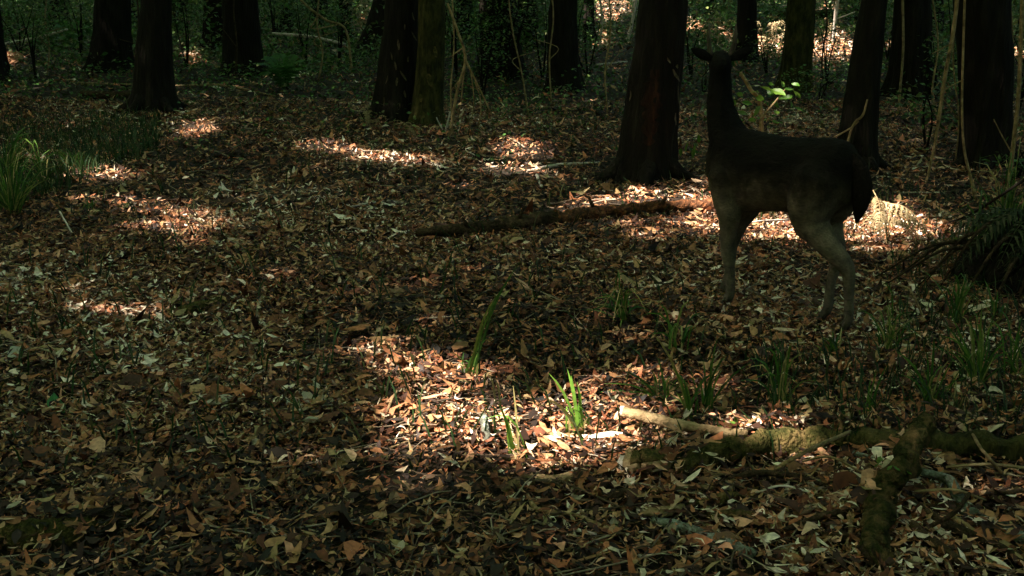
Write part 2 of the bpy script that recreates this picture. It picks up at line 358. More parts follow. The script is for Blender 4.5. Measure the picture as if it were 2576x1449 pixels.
for dx, dy, s, mt in [(38, 887, 30, M_palebig), (140, 1022, 55, M_greenfall), (933, 1320, 40, M_greenfall), (1745, 384, 26, M_greenfall), (555, 475, 14, M_palebig)]:
    me = big_leaf_mesh('oval', 40+nleaf); me.materials.clear(); me.materials.append(mt)
    p = at(dx, dy, .035); place_leaf(p, s/(F/np.hypot(p[1], CAM_H))*1.3, me, random.uniform(0, 3), .4); nleaf += 1
while nleaf < 298:
    y = 2.3+4.2*random.random()**1.2; x = random.uniform(-1, 1)*(.53*y+.3)
    s = random.uniform(.04, .065) if random.random() < .88 else random.uniform(.065, .10)
    place_leaf((x, y, float(gz(x, y))+random.uniform(.02, .04)), s, BL[random.choice([0, 1, 4, 5, 8, 10, 11])], random.uniform(0, 6.28), .4); nleaf += 1

# fine twigs among the leaves
V, Lp, S, T = [], [], [], []
mbt = MB(); tint = []
for i in range(2600):
    y = 2.2+11*random.random()**1.5; x = random.uniform(-1, 1)*(.54*y+.5); a = random.uniform(0, math.pi); L = random.choice([.12, .2, .3, .45])*random.uniform(.7, 1.3)
    d = np.array([math.cos(a), math.sin(a), 0]); s = np.array([-d[1], d[0], 0])*random.gauss(0, .12)*L; r = random.uniform(.0014, .0038)*(1+y*.05)
    P = []
    for u in (-.5, -.1, .3, .5):
        q = np.array([x, y, 0])+d*u*L+s*(u*u*3); q[2] = gz(q[0], q[1])+.03+random.uniform(-.008, .016); P.append(q)
    n0 = len(mbt.v); mbt.tube(P, [r, r*.95, r*.8, r*.4], 4, cap=False); tint += [random.random()]*(len(mbt.v)-n0)
tw = obj('twig_litter', mesh_np('twig_litter', np.array(mbt.v), np.concatenate([np.array(f) for f in mbt.f]), [4]*len(mbt.f), M_twig, True, {'tint': np.array(tint)}))
tag(tw, 'thin broken twigs strewn through the leaf litter', 'twigs', kind='stuff')

# ============================================================ TREES
TREES = []
def trunk_pt(T, a, z):
    """surface point of a trunk at angle a, height z"""
    zz = max(z, 0); k = min(zz, 5.0); ph = T['seed']*1.7; sd = T['seed']; hz = T['hz']
    cx = T['lean'][0]*k+.03*math.sin(zz*1.3+ph)*min(zz, 1); cyy = T['lean'][1]*k+.03*math.cos(zz*1.1+ph)*min(zz, 1)
    r = T['rb']+(T['rt']-T['rb'])*min(zz/hz, 1.0) if zz < hz else T['rt']*(1-.55*(zz-hz)/(T['h']-hz))
    r *= 1+T['flare']*math.exp(-zz/.16)
    ca, sa = math.cos(a), math.sin(a)
    q = 1+T['flute']*math.exp(-zz/.5)*(math.cos(4*a+ph)+.6*math.cos(7*a-ph*2))
    q += .075*mnoise.noise(Vector((ca*4.5+sd, sa*4.5, zz*1.1)))+.055*mnoise.noise(Vector((ca*11, sa*11+sd, zz*2.6)))
    if zz < T['fine']: q += .065*mnoise.noise(Vector((ca*24, sa*24, zz*5+sd)))
    return np.array([cx+ca*r*q, cyy+sa*r*q, z])
def trunk_mesh(base, lean_top, rb, rt, height, mat, seed, seg=36, flare=.30, flute=.10, fine=2.6):
    zs = list(np.arange(-.12, fine, .055))+list(np.linspace(fine+.2, height, 14)); V = []
    ln = (np.asarray(lean_top)-np.asarray(base)); hz = max(ln[2], .3); lean = ln[:2]/hz
    T = dict(lean=lean, hz=hz, rb=rb, rt=rt, h=height, seed=seed, flare=flare, flute=flute, fine=fine); axis_pts = []
    for z in zs:
        k = min(max(z, 0), 5.); axis_pts.append(np.array([lean[0]*k, lean[1]*k, z]))
        for i in range(seg): V.append(trunk_pt(T, 2*math.pi*i/seg, z))
    n = len(zs); I = np.arange(n*seg).reshape(n, seg); J = np.roll(I, -1, 1)
    Q = np.stack([I[:-1], J[:-1], J[1:], I[1:]], -1).reshape(-1, 4)
    trunk_mesh.last = T
    return mesh_np('trunk', np.array(V), Q, np.full(len(Q), 4), mat, True), axis_pts
def tree(name, label, dx, dy, hw, tx, htw, mat=M_bark, height=10., group='standing trees', seed=None, flare=.3, flute=.1, cat='tree', Y=None):
    """trunk whose front foot shows at (dx, dy), half width hw, crossing the picture's top edge at tx with half width htw"""
    f = at(dx, dy); ppm = F/np.hypot(f[1], CAM_H); rb = hw/ppm
    B = at(dx, dy); B[1] += rb*.9; B[0] += rb*.9*dx_slope(dx); B[2] = gz(B[0], B[1])
    T = atY(tx, 0, B[1]); ppt = F/(proj(T)[2]); rt = htw/ppt
    seed = len(TREES)+1 if seed is None else seed
    root = empty(name, B); me, ax = trunk_mesh((0, 0, 0), T-B, rb, rt, height, mat, seed, flare=flare, flute=flute)
    obj('trunk', me, root); tag(root, label, cat, group)
    TREES.append(dict(o=root, B=B, top=B+ax[-1], rb=rb, rt=rt, h=height, ax=ax, T=trunk_mesh.last)); return TREES[-1]
def dx_slope(dx): return (dx-W/2)/F
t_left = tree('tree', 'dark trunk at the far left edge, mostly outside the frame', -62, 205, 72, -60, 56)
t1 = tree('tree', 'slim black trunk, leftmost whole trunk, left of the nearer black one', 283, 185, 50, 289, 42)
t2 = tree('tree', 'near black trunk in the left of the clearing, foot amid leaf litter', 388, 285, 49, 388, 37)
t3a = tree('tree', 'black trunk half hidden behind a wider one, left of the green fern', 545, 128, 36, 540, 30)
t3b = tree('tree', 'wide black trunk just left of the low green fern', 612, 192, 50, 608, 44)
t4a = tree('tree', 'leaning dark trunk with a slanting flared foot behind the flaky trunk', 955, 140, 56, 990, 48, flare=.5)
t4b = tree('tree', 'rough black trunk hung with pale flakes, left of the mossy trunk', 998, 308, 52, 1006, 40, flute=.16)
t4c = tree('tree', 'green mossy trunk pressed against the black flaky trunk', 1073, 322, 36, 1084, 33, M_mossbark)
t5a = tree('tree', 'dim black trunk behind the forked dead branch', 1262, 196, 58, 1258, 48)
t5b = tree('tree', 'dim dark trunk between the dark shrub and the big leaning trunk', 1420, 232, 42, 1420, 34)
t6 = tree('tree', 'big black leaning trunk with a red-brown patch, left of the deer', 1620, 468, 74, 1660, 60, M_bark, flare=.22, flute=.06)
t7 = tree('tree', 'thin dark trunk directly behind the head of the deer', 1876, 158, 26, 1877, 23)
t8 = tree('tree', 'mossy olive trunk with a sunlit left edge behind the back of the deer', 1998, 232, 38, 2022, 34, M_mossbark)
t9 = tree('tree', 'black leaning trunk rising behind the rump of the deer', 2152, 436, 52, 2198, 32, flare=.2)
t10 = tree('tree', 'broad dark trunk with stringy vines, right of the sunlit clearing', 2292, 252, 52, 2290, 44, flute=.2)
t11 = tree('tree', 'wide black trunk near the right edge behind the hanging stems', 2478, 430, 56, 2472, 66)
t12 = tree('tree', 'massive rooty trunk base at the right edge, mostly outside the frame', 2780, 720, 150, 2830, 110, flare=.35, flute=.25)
far = [(720, 88, 15, 722, 14, 'slender distant trunk right of the wide black trunk above the fern'), (805, 62, 22, 800, 20, 'distant dark trunk above the arching pale stick'),
       (872, 100, 17, 870, 16, 'narrow distant trunk beside the leaning flared trunk'), (1335, 122, 26, 1330, 24, 'distant dark trunk above the dark shrub'),
       (1482, 96, 14, 1480, 12, 'narrow distant trunk left of the bright gap'), (450, 66, 18, 446, 17, 'distant trunk between the two groups of black trunks'),
       (150, 60, 20, 148, 19, 'distant dim trunk behind the green undergrowth, upper left'), (1790, 40, 14, 1792, 13, 'thin distant trunk in the sunlit brush right of the big trunk'),
       (2355, 92, 20, 2352, 18, 'distant trunk right of the broad viny trunk'), (1172, 105, 24, 1166, 22, 'distant trunk behind the top of the forked dead branch')]
for dx, dy, hw, tx, htw, lab in far: tree('tree', lab, dx, dy, hw, tx, htw, group='distant trunks')
# trees outside the frame, whose crowns close the wood overhead
OUT = [(-9, 3), (-14, 9), (-18, 15), (-13, 20), (-22, 4), (-24, 12), (-17, -4), (-9, -7), (-27, 20), (-20, 28), (-12, 34), (-30, -4), (8, 1.5), (11, 10), (15, 18), (3, -7), (10, -9), (18, 4),
       (0, 44), (10, 38), (20, 32), (-25, 40), (-3, -14), (24, 14), (-35, 10), (-8, 48)]
for i, (x, y) in enumerate(OUT):
    z = float(gz(x, y)); root = empty('tree', (x, y, z)); rb = random.uniform(.2, .34)
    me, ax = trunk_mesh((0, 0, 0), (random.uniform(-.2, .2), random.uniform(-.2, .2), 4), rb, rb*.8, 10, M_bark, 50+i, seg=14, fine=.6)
    obj('trunk', me, root); tag(root, 'dark trunk of the surrounding wood, outside the frame', 'tree', 'trees of the surrounding wood')
    TREES.append(dict(o=root, B=np.array([x, y, z]), top=np.array([x, y, z])+ax[-1], rb=rb, rt=rb*.8, h=10, ax=ax))

# crowns: leaves of the closed canopy, open where the sun comes through
def canopy(x0, x1, y0, y1, cell, skip=None, share=1.0, grow=.4):
    nx_, ny_ = int((x1-x0)/cell), int((y1-y0)/cell)
    X, Y = np.meshgrid(x0+(np.arange(nx_)+.5)*cell, y0+(np.arange(ny_)+.5)*cell)
    g = np.stack([X.ravel(), Y.ravel()], 1)+rng.uniform(-.45, .45, (nx_*ny_, 2))*cell
    if skip: g = g[~((g[:, 0] > skip[0]) & (g[:, 0] < skip[1]) & (g[:, 1] > skip[2]) & (g[:, 1] < skip[3]))]
    g = g[rng.random(len(g)) < share]
    z = rng.uniform(8.8, 14.5, len(g)); p = np.concatenate([g, np.zeros((len(g), 1))], 1)+SUN*(z/SUN[2])[:, None]
    return p[rng.random(len(p)) > sunlit(p, grow)]
CAN = [(canopy(-7, 8, 1.2, 14, .13, grow=.12), .31), (canopy(-18, 20, -8, 42, .26, (-7, 8, 1.2, 14), grow=.17), .61), (canopy(-30, 44, -30, 70, .62, (-18, 20, -8, 42), .8), 1.15)]
def low_cover(x0, x1, y0, y1, n, size):
    p = np.stack([rng.uniform(x0, x1, n), rng.uniform(y0, y1, n), rng.uniform(3.2, 7.5, n)], 1)
    fade = np.clip((p[:, 1]-9.5)/4, 0, 1)
    return p[(rng.random(n) < fade) & (rng.random(n) > sunlit(p, size*.45))], size
CAN.append(low_cover(-20, 22, 9.5, 46, 8500, .62))  # lower leaf layer added out of view to darken the far ground
shade = [q+SUN*rng.uniform(9, 13)/SUN[2]+rng.normal(0, .16, 3) for q, r in CLOSED for _ in range(34)]  # extra unseen leaves added to keep stray sun off the deer
CAN.append((np.array(shade), .30))
P = np.concatenate([c[0] for c in CAN]); Sz = np.concatenate([np.full(len(c[0]), c[1]) for c in CAN])*rng.uniform(.8, 1.15, len(P))
N = SUN+rng.normal(0, .22, (len(P), 3))
tops = np.array([t['top'][:2] for t in TREES]); own = np.argmin(((P[:, None, :2]-tops[None])**2).sum(2), 1)
for i, t in enumerate(TREES):
    k = own == i
    if k.sum() < 4: continue
    pl = P[k]-t['B']; c = obj('crown', leaf_cloud(pl, N[k], Sz[k], 'crown', M_canopy), t['o'])
    for j in range(4):
        e = pl[random.randrange(len(pl))]; s = t['ax'][-1-random.randrange(1, 7)].copy()
        m = (s+e)/2+np.array([0, 0, .8]); mb = MB(); mb.tube(smoothpath([s, m, e], 7), lerp_list([t['rt']*.45, .03], 7), 6, cap=False); mb.build('limb', M_bark, t['o'])

# bark details: the raw red patch on the big trunk, the pale flakes on the rough one, spreading roots
def trunk_hit(t, dx, dy):
    """angle and height on the camera side of a trunk seen at that place"""
    Y = t['B'][1]-t['rb']*.8; p = atY(dx, dy, Y)-t['B']; z = p[2]; k = min(max(z, 0), 5.)
    c = t['T']['lean']*k; hz = t['T']['hz']; r = t['rb']+(t['rt']-t['rb'])*min(max(z, 0)/hz, 1)
    return -math.pi/2+math.asin(max(-.95, min(.95, (p[0]-c[0])/r))), z
def bark_patch(t, pts, mat, name, lift=.005):
    mb = MB(); Lf, Rt = [], []
    for dy, x0, x1 in pts:
        a0, z = trunk_hit(t, x0, dy); a1, _ = trunk_hit(t, x1, dy); row = []
        for k in range(7):
            a = a0+(a1-a0)*k/6; q = trunk_pt(t['T'], a, z); n = np.array([math.cos(a), math.sin(a), 0])
            row.append(q+n*(lift if 0 < k < 6 else -.004))
        Lf.append(row)
    b = len(mb.v); mb.v = [p for r in Lf for p in r]
    for i in range(len(Lf)-1):
        for k in range(6): mb.f.append((i*7+k, i*7+k+1, (i+1)*7+k+1, (i+1)*7+k))
    return mb.build(name, mat, t['o'])
rows = []
for i in range(22):
    y = 175+i*9.; w = 24*math.sin(math.pi*min(.98, (i+1)/23))**.6+random.uniform(-11, 9); c = 1640-(y-175)*.045+random.uniform(-4, 4); rows.append((y, c-w, c+w*.9))
bp = bark_patch(t6, rows, M_barkred, 'bark_patch'); bp['label'] = 'raw red-brown patch of bark'
M_flake = noise_mat('bark_flake', [(.3, (.03, .022, .014)), (.55, (.09, .065, .038)), (.75, (.17, .13, .08))], scale=40, rough=.9, bump=.6)
def flake(t, dx, dy, L, w, mat, tilt):
    a, z = trunk_hit(t, dx, dy); ppm = F/t['B'][1]; L /= ppm; w /= ppm
    n = np.array([math.cos(a), math.sin(a), 0]); s = np.array([-n[1], n[0], 0]); q = trunk_pt(t['T'], a, z)
    Lp, Rp = [], []
    for i in range(5):
        u = i/4-.5; c = q+np.array([0, 0, 1])*(-u*L)+s*(u*L*tilt)+n*(.012+.05*L*math.sin(u*3)+.015*abs(u)); ww = w*math.cos(u*2.4)
        Lp.append(c-s*ww); Rp.append(c+s*ww)
    MB().strip(Lp, Rp).build('bark_flake', mat, t['o'])
for dx, dy, L, w, tl in [(1000, 112, 30, 5, .3), (1030, 42, 24, 4, .1), (1012, 68, 16, 3, -.2), (1033, 92, 26, 5, .5), (995, 165, 20, 4, 0), (999, 205, 26, 5, .1), (1013, 190, 26, 5, .4),
                         (1016, 235, 16, 5, 0), (975, 200, 18, 3, .0), (985, 140, 22, 3, .2), (1005, 262, 14, 3, .1), (968, 255, 20, 3, -.1), (1022, 150, 14, 3, 0)]:
    flake(t4b, dx, dy, L*random.uniform(.7, 1.2), w*.6, M_flake, tl+random.uniform(-.3, .3))
for dx, dy, L, w, tl in [(1690, 190, 30, 7, .7), (1672, 152, 14, 4, .6), (1700, 250, 60, 5, .1), (1694, 168, 10, 5, 0), (1588, 245, 26, 4, 0), (1690, 300, 30, 5, 0)]:
    flake(t6, dx, dy, L, w*.75, M_flake, tl)
for dx, dy, L, w, tl in [(1078, 200, 30, 7, .2), (1060, 245, 20, 5, .1), (1090, 130, 26, 5, .1), (1066, 285, 18, 6, .3)]:
    flake(t4c, dx, dy, L, w, M_moss, tl)
def roots(t, n, ln, a0=0., spread=2*math.pi, mat=M_bark):
    for i in range(n):
        a = a0+spread*i/n+random.uniform(-.2, .2); d = np.array([math.cos(a), math.sin(a)]); rr = t['rb']; P_ = []
        bend = random.uniform(-.4, .4)
        for u in (0, .25, .5, .75, 1.):
            dd = np.array([math.cos(a+bend*u), math.sin(a+bend*u)]); q = t['B'][:2]+dd*(rr*.75+u*ln)
            P_.append(np.array([*(q-t['B'][:2]), float(gz(*q))-t['B'][2]+.16*(1-u)**2*(rr/.25)-.03*u]))
        MB().tube(smoothpath(P_, 9), lerp_list([rr*.42, rr*.22, rr*.10, .012], 9), 8, rough=.3, freq=9, seed=i).build('root', mat, t['o'])
for t in (t2, t4b, t6, t9, t11): roots(t, 5, t['rb']*2.0, a0=random.random())
roots(t12, 3, .4, a0=2.6, spread=2.2)
for pts, hw in [([(2640, 400, .62), (2576, 452, .5), (2448, 535, .22), (2385, 560, .03)], (8, 6, 4)), ([(2650, 500, .5), (2576, 560, .36), (2534, 596, .26), (2490, 655, .03)], (9, 7, 5)),
                ([(2640, 590, .4), (2576, 661, .25), (2530, 700, .12), (2490, 735, .02)], (9, 7, 4)), ([(2620, 640, .3), (2540, 640, .12), (2440, 640, .03)], (12, 9, 5))]:
    p0 = [at(x, y, z)-t12['B'] for x, y, z in pts]; ppm = F/np.hypot(at(2500, 640)[1], CAM_H)
    MB().tube(smoothpath(p0, 18), [.55*r/ppm for r in lerp_list(hw, 18)], 8, rough=.5, freq=25).build('root', M_bark, t12['o'])

sb_ = at(2585, 712); st = empty('stump', sb_); tag(st, 'dark ragged stump with dangling roots at the right edge', 'stump')
V_, n_r, n_s = [], 22, 40
for i in range(n_r):
    u = i/(n_r-1); r = .36*(1-u)**.6+.09; z = .44*u
    for k in range(n_s):
        a = 2*math.pi*k/n_s; q = 1+.30*mnoise.noise(Vector((math.cos(a)*2.2, math.sin(a)*2.2, u*3)))+.22*mnoise.noise(Vector((math.cos(a)*7, math.sin(a)*7, u*4)))+.10*mnoise.noise(Vector((math.cos(a)*18, math.sin(a)*18, u*9)))
        V_.append((math.cos(a)*r*q+.12*u, math.sin(a)*r*q*.8, z-.05+.12*u*mnoise.noise(Vector((math.cos(a)*5, math.sin(a)*5, 3.)))))
I_ = np.arange(n_r*n_s).reshape(n_r, n_s); J_ = np.roll(I_, -1, 1); Q_ = np.stack([I_[:-1], J_[:-1], J_[1:], I_[1:]], -1).reshape(-1, 4)
obj('bole', mesh_np('bole', np.array(V_+[(.12, 0, .42)]), np.concatenate([Q_.ravel(), np.stack([I_[-1], J_[-1], np.full(n_s, n_r*n_s)], -1).ravel()]), [4]*len(Q_)+[3]*n_s, M_bark, True), st)
for i in range(16):
    a = -math.pi/2+random.uniform(-1.6, .9); u0 = random.uniform(.2, .4); p0 = np.array([math.cos(a)*.3, math.sin(a)*.26, u0]); e = np.array([math.cos(a)*random.uniform(.5, .8)-.08, math.sin(a)*random.uniform(.45, .7), random.uniform(-.01, .06)])
    MB().tube(smoothpath([p0, (p0+e)/2+np.array([0, -.04, .10]), e], 9), lerp_list([.012, .008, .003], 9), 6, rough=.5, freq=35).build('root', M_darklog, st)

# ============================================================ FALLEN WOOD
def wood(name, label, cat, pts, hw, mat, group=None, seg=10, rough=.25, n=None, end=None, freq=9., lift=.5, moss=None):
    """pts: (x, y[, height above ground]) as seen; hw half thickness as seen; end: material of a broken end part"""
    P3, rr = [], []
    for i, p in enumerate(pts):
        g = at(p[0], p[1]); ppm = F/np.hypot(g[1], CAM_H)
        h = hw[min(i, len(hw)-1)] if len(hw) > 1 else hw[0]; r = h/ppm; rr.append(r)
        z = p[2] if len(p) > 2 else r*lift+.02
        P3.append(at(p[0], p[1], z))
    n = n or max(8, 5*len(pts)); c = P3[0].copy()
    path = smoothpath([p-c for p in P3], n); rad = lerp_list(rr, n)
    root = empty(name, c)
    for i in range(1, n-1): path[i] = path[i]+np.array([random.gauss(0, 1), random.gauss(0, 1), random.gauss(0, .6)])*rad[i]*.10
    MB().tube(path, rad, seg, rough=rough, freq=freq, seed=random.random()*20).build('bark' if end else 'wood', mat, root)
    if end:
        d = path[0]-path[1]; d /= np.linalg.norm(d); mb = MB(); r0 = rad[0]
        u = np.cross(d, [0, 0, 1.]); u /= np.linalg.norm(u); w = np.cross(d, u); C_ = path[0]+d*r0*.25
        ring = [path[0]+(u*math.cos(a)+w*math.sin(a))*r0*.96+d*r0*(.12+.5*random.random()) for a in np.linspace(0, 2*math.pi, 12)[:-1]]
        inner = [path[0]+(u*math.cos(a)+w*math.sin(a))*r0*.45+d*r0*(.05+.7*random.random()) for a in np.linspace(0, 2*math.pi, 12)[:-1]]
        back = [path[0]+(u*math.cos(a)+w*math.sin(a))*r0*.97-d*r0*.3 for a in np.linspace(0, 2*math.pi, 12)[:-1]]
        mb.v = back+ring+inner+[C_]; m = 11
        for k in range(m):
            k2 = (k+1) % m
            mb.f += [(k, k2, m+k2, m+k), (m+k, m+k2, 2*m+k2, 2*m+k), (2*m+k, 2*m+k2, 3*m)]
        mb.build('broken_end', end, root, smooth=False)
    if moss:
        for (u0, u1, a0, a1, mm) in moss:
            mb = MB(); i0, i1 = int(u0*(n-1)), max(int(u1*(n-1)), int(u0*(n-1))+2); rows_ = []
            for i in range(i0, min(i1, n-1)+1):
                t = path[min(i+1, n-1)]-path[max(i-1, 0)]; t /= np.linalg.norm(t); uu = np.cross(t, [0, 0, 1.]); uu /= np.linalg.norm(uu)+1e-9; ww = np.cross(uu, t)
                rows_.append([path[i]+(uu*math.cos(a)+ww*math.sin(a))*rad[i]*(1.10+.22*random.random() if 0 < k < 7 else .9) for k, a in enumerate(np.linspace(a0, a1, 8))])
            b = 0; mb.v = [p for r in rows_ for p in r]
            for i in range(len(rows_)-1):
                for k in range(7): mb.f.append((i*8+k, i*8+k+1, (i+1)*8+k+1, (i+1)*8+k))
            mb.build('moss_patch', mm, root)
    tag(root, label, cat, group); return root
TOP = (.5, 2.7)
# the long rotten log behind the clearing, dark at its left end, red towards the deer
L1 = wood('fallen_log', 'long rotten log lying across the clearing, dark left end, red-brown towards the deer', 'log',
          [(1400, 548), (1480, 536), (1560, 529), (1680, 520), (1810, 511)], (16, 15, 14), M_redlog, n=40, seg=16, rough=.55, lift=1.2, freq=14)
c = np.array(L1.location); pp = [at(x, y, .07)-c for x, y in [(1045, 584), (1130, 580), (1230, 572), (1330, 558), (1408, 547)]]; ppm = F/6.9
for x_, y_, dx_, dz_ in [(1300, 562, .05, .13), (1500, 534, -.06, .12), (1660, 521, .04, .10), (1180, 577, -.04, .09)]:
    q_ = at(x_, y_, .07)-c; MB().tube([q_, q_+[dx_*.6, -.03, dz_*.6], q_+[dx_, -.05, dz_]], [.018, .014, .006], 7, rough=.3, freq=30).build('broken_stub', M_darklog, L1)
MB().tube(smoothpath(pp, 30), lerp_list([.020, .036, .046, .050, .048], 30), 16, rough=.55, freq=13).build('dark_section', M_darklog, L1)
wood('fallen_branch', 'pale broken branch on the ground with its splintered end towards the sunlit grass', 'branch', [(1567, 1034, .10), (1650, 1055, .10), (1758, 1078, .09), (1880, 1092, .085)], (13, 14, 12, 11), M_deadwood, end=M_palewood, n=22)
wood('mossy_log', 'thick mossy rotting log behind the stub, lower right of centre', 'log', [(1700, 1184, .03), (1780, 1150, .04), (1850, 1128, .05), (2012, 1108, .06), (2125, 1108, .05)], (20, 28, 31, 32, 24), M_moss, n=44, seg=16, rough=.6, freq=16)
wood('log_stub', 'short rotten log stub with a pale broken face at its left end', 'log', [(1568, 1168, .04), (1620, 1165, .05), (1690, 1160, .04)], (24, 26, 22), M_deadwood, end=M_palewood, n=14, seg=14, rough=.35, freq=14, moss=[(.3, 1., .4, 2.6, M_moss)])
wood('mossy_limb', 'crooked mossy limb rising out of the root tangle at lower right', 'limb', [(2196, 1400, .03), (2204, 1335, .06), (2222, 1238, .10), (2262, 1188, .16), (2290, 1128, .20), (2334, 1058, .24)], (40, 37, 32, 30, 27, 20), M_mosslimb, n=46, seg=16, rough=.5, freq=16, end=M_darklog)
wood('mossy_log', 'dark mossy log crossing behind the crooked limb at lower right', 'log', [(2110, 1110, .05), (2250, 1106, .07), (2400, 1118, .07), (2640, 1140, .06)], (20, 27, 30, 31), M_mossbark, n=44, seg=16, rough=.55, freq=15)
wood('lichen_branch', 'bent branch crusted with grey-white lichen at the lower right', 'branch', [(2318, 1186, .07), (2387, 1207, .08), (2418, 1262, .06), (2448, 1294, .05), (2560, 1348, .05), (2640, 1390, .04)], (10, 13, 13, 14, 16, 16), M_lichen, n=32, seg=12, rough=.35, freq=18)
wood('lichen_stick', 'short lichen-spotted stick in the dark hollow left of the crooked limb', 'stick', [(2145, 1140, .05), (2225, 1162, .04)], (8, 10), M_lichen)
wood('exposed_root', 'reddish ribbed root running to the lower right corner', 'root', [(2243, 1236, .05), (2303, 1276, .05), (2387, 1322, .05), (2480, 1362, .04), (2600, 1420, .03)], (11, 13, 13, 14, 14), M_darklog, n=26, rough=.35)
wood('exposed_root', 'thin dark root running beside the reddish ribbed root', 'root', [(2225, 1262, .04), (2290, 1320, .05), (2370, 1380, .04), (2440, 1440, .03)], (12, 13, 14, 14), M_darklog, n=22, rough=.35)
wood('stick', 'pale peeled splinter lying on the reddish root', 'stick', [(2248, 1238, .085), (2303, 1270, .085)], (4, 3), M_palewood, rough=.1)
wood('stick', 'brown stick between the ribbed root and the lichen branch', 'stick', [(2385, 1296, .05), (2430, 1322, .05), (2470, 1350, .04)], (6, 7, 5), M_deadwood)
wood('stick', 'tan stick across the middle of the lichen branch', 'stick', [(2300, 1236, .09), (2400, 1232, .12), (2480, 1258, .06)], (3, 3, 2), M_deadwood)
wood('mossy_log', 'small half-buried mossy log in the left foreground litter', 'log', [(420, 788), (480, 778), (552, 762)], (10, 14, 12), M_moss, n=16, seg=12, rough=.4, freq=14, lift=.3)
wood('mossy_log', 'big mossy log at the bottom left corner', 'log', [(-80, 1352, .01), (60, 1350, .02), (190, 1340, .02), (330, 1310, .0)], (42, 44, 38, 22), M_moss, n=26, seg=16, rough=.3, freq=10)
wood('wood_stub', 'stubby grey lichened piece of wood beside the sunlit patch', 'wood', [(1216, 1048, .05), (1222, 1078, .045), (1228, 1112, .03)], (10, 12, 11), M_lichen, n=12, rough=.3, freq=16)
wood('half_buried_branch', 'thick barky branch half buried in litter below the sunlit patch', 'branch', [(1262, 1228, .01), (1333, 1206, .02), (1400, 1206, .02), (1470, 1192, .0)], (12, 14, 14, 8), M_deadwood, n=20, rough=.4)
wood('branch', 'knobbly thin branch curving through the litter at bottom centre', 'branch', [(1327, 1245, .03), (1345, 1275, .03), (1383, 1288, .03), (1441, 1293, .035), (1512, 1322, .03), (1590, 1352, .02)], (5, 6, 7, 5, 5, 4), M_deadwood, n=26, rough=.35, freq=20)
wood('log_piece', 'short pale barkless log piece near the bottom centre', 'log', [(1606, 1290, .02), (1660, 1288, .03), (1720, 1280, .02)], (11, 14, 11), M_deadwood, n=14, seg=12, rough=.35, freq=16, end=M_palewood)
wood('lichen_log', 'grey lichen-covered log at the bottom edge right of centre', 'log', [(1640, 1308, .02), (1737, 1334, .03), (1800, 1358, .03), (1900, 1400, .02)], (11, 15, 17, 16), M_lichen, n=22, seg=12, rough=.35, freq=18)
wood('mossy_log', 'low mossy log among roots above the lichen-covered log', 'log', [(1730, 1272, .01), (1820, 1255, .02), (1920, 1240, .01)], (10, 15, 10), M_moss, n=18, rough=.4)
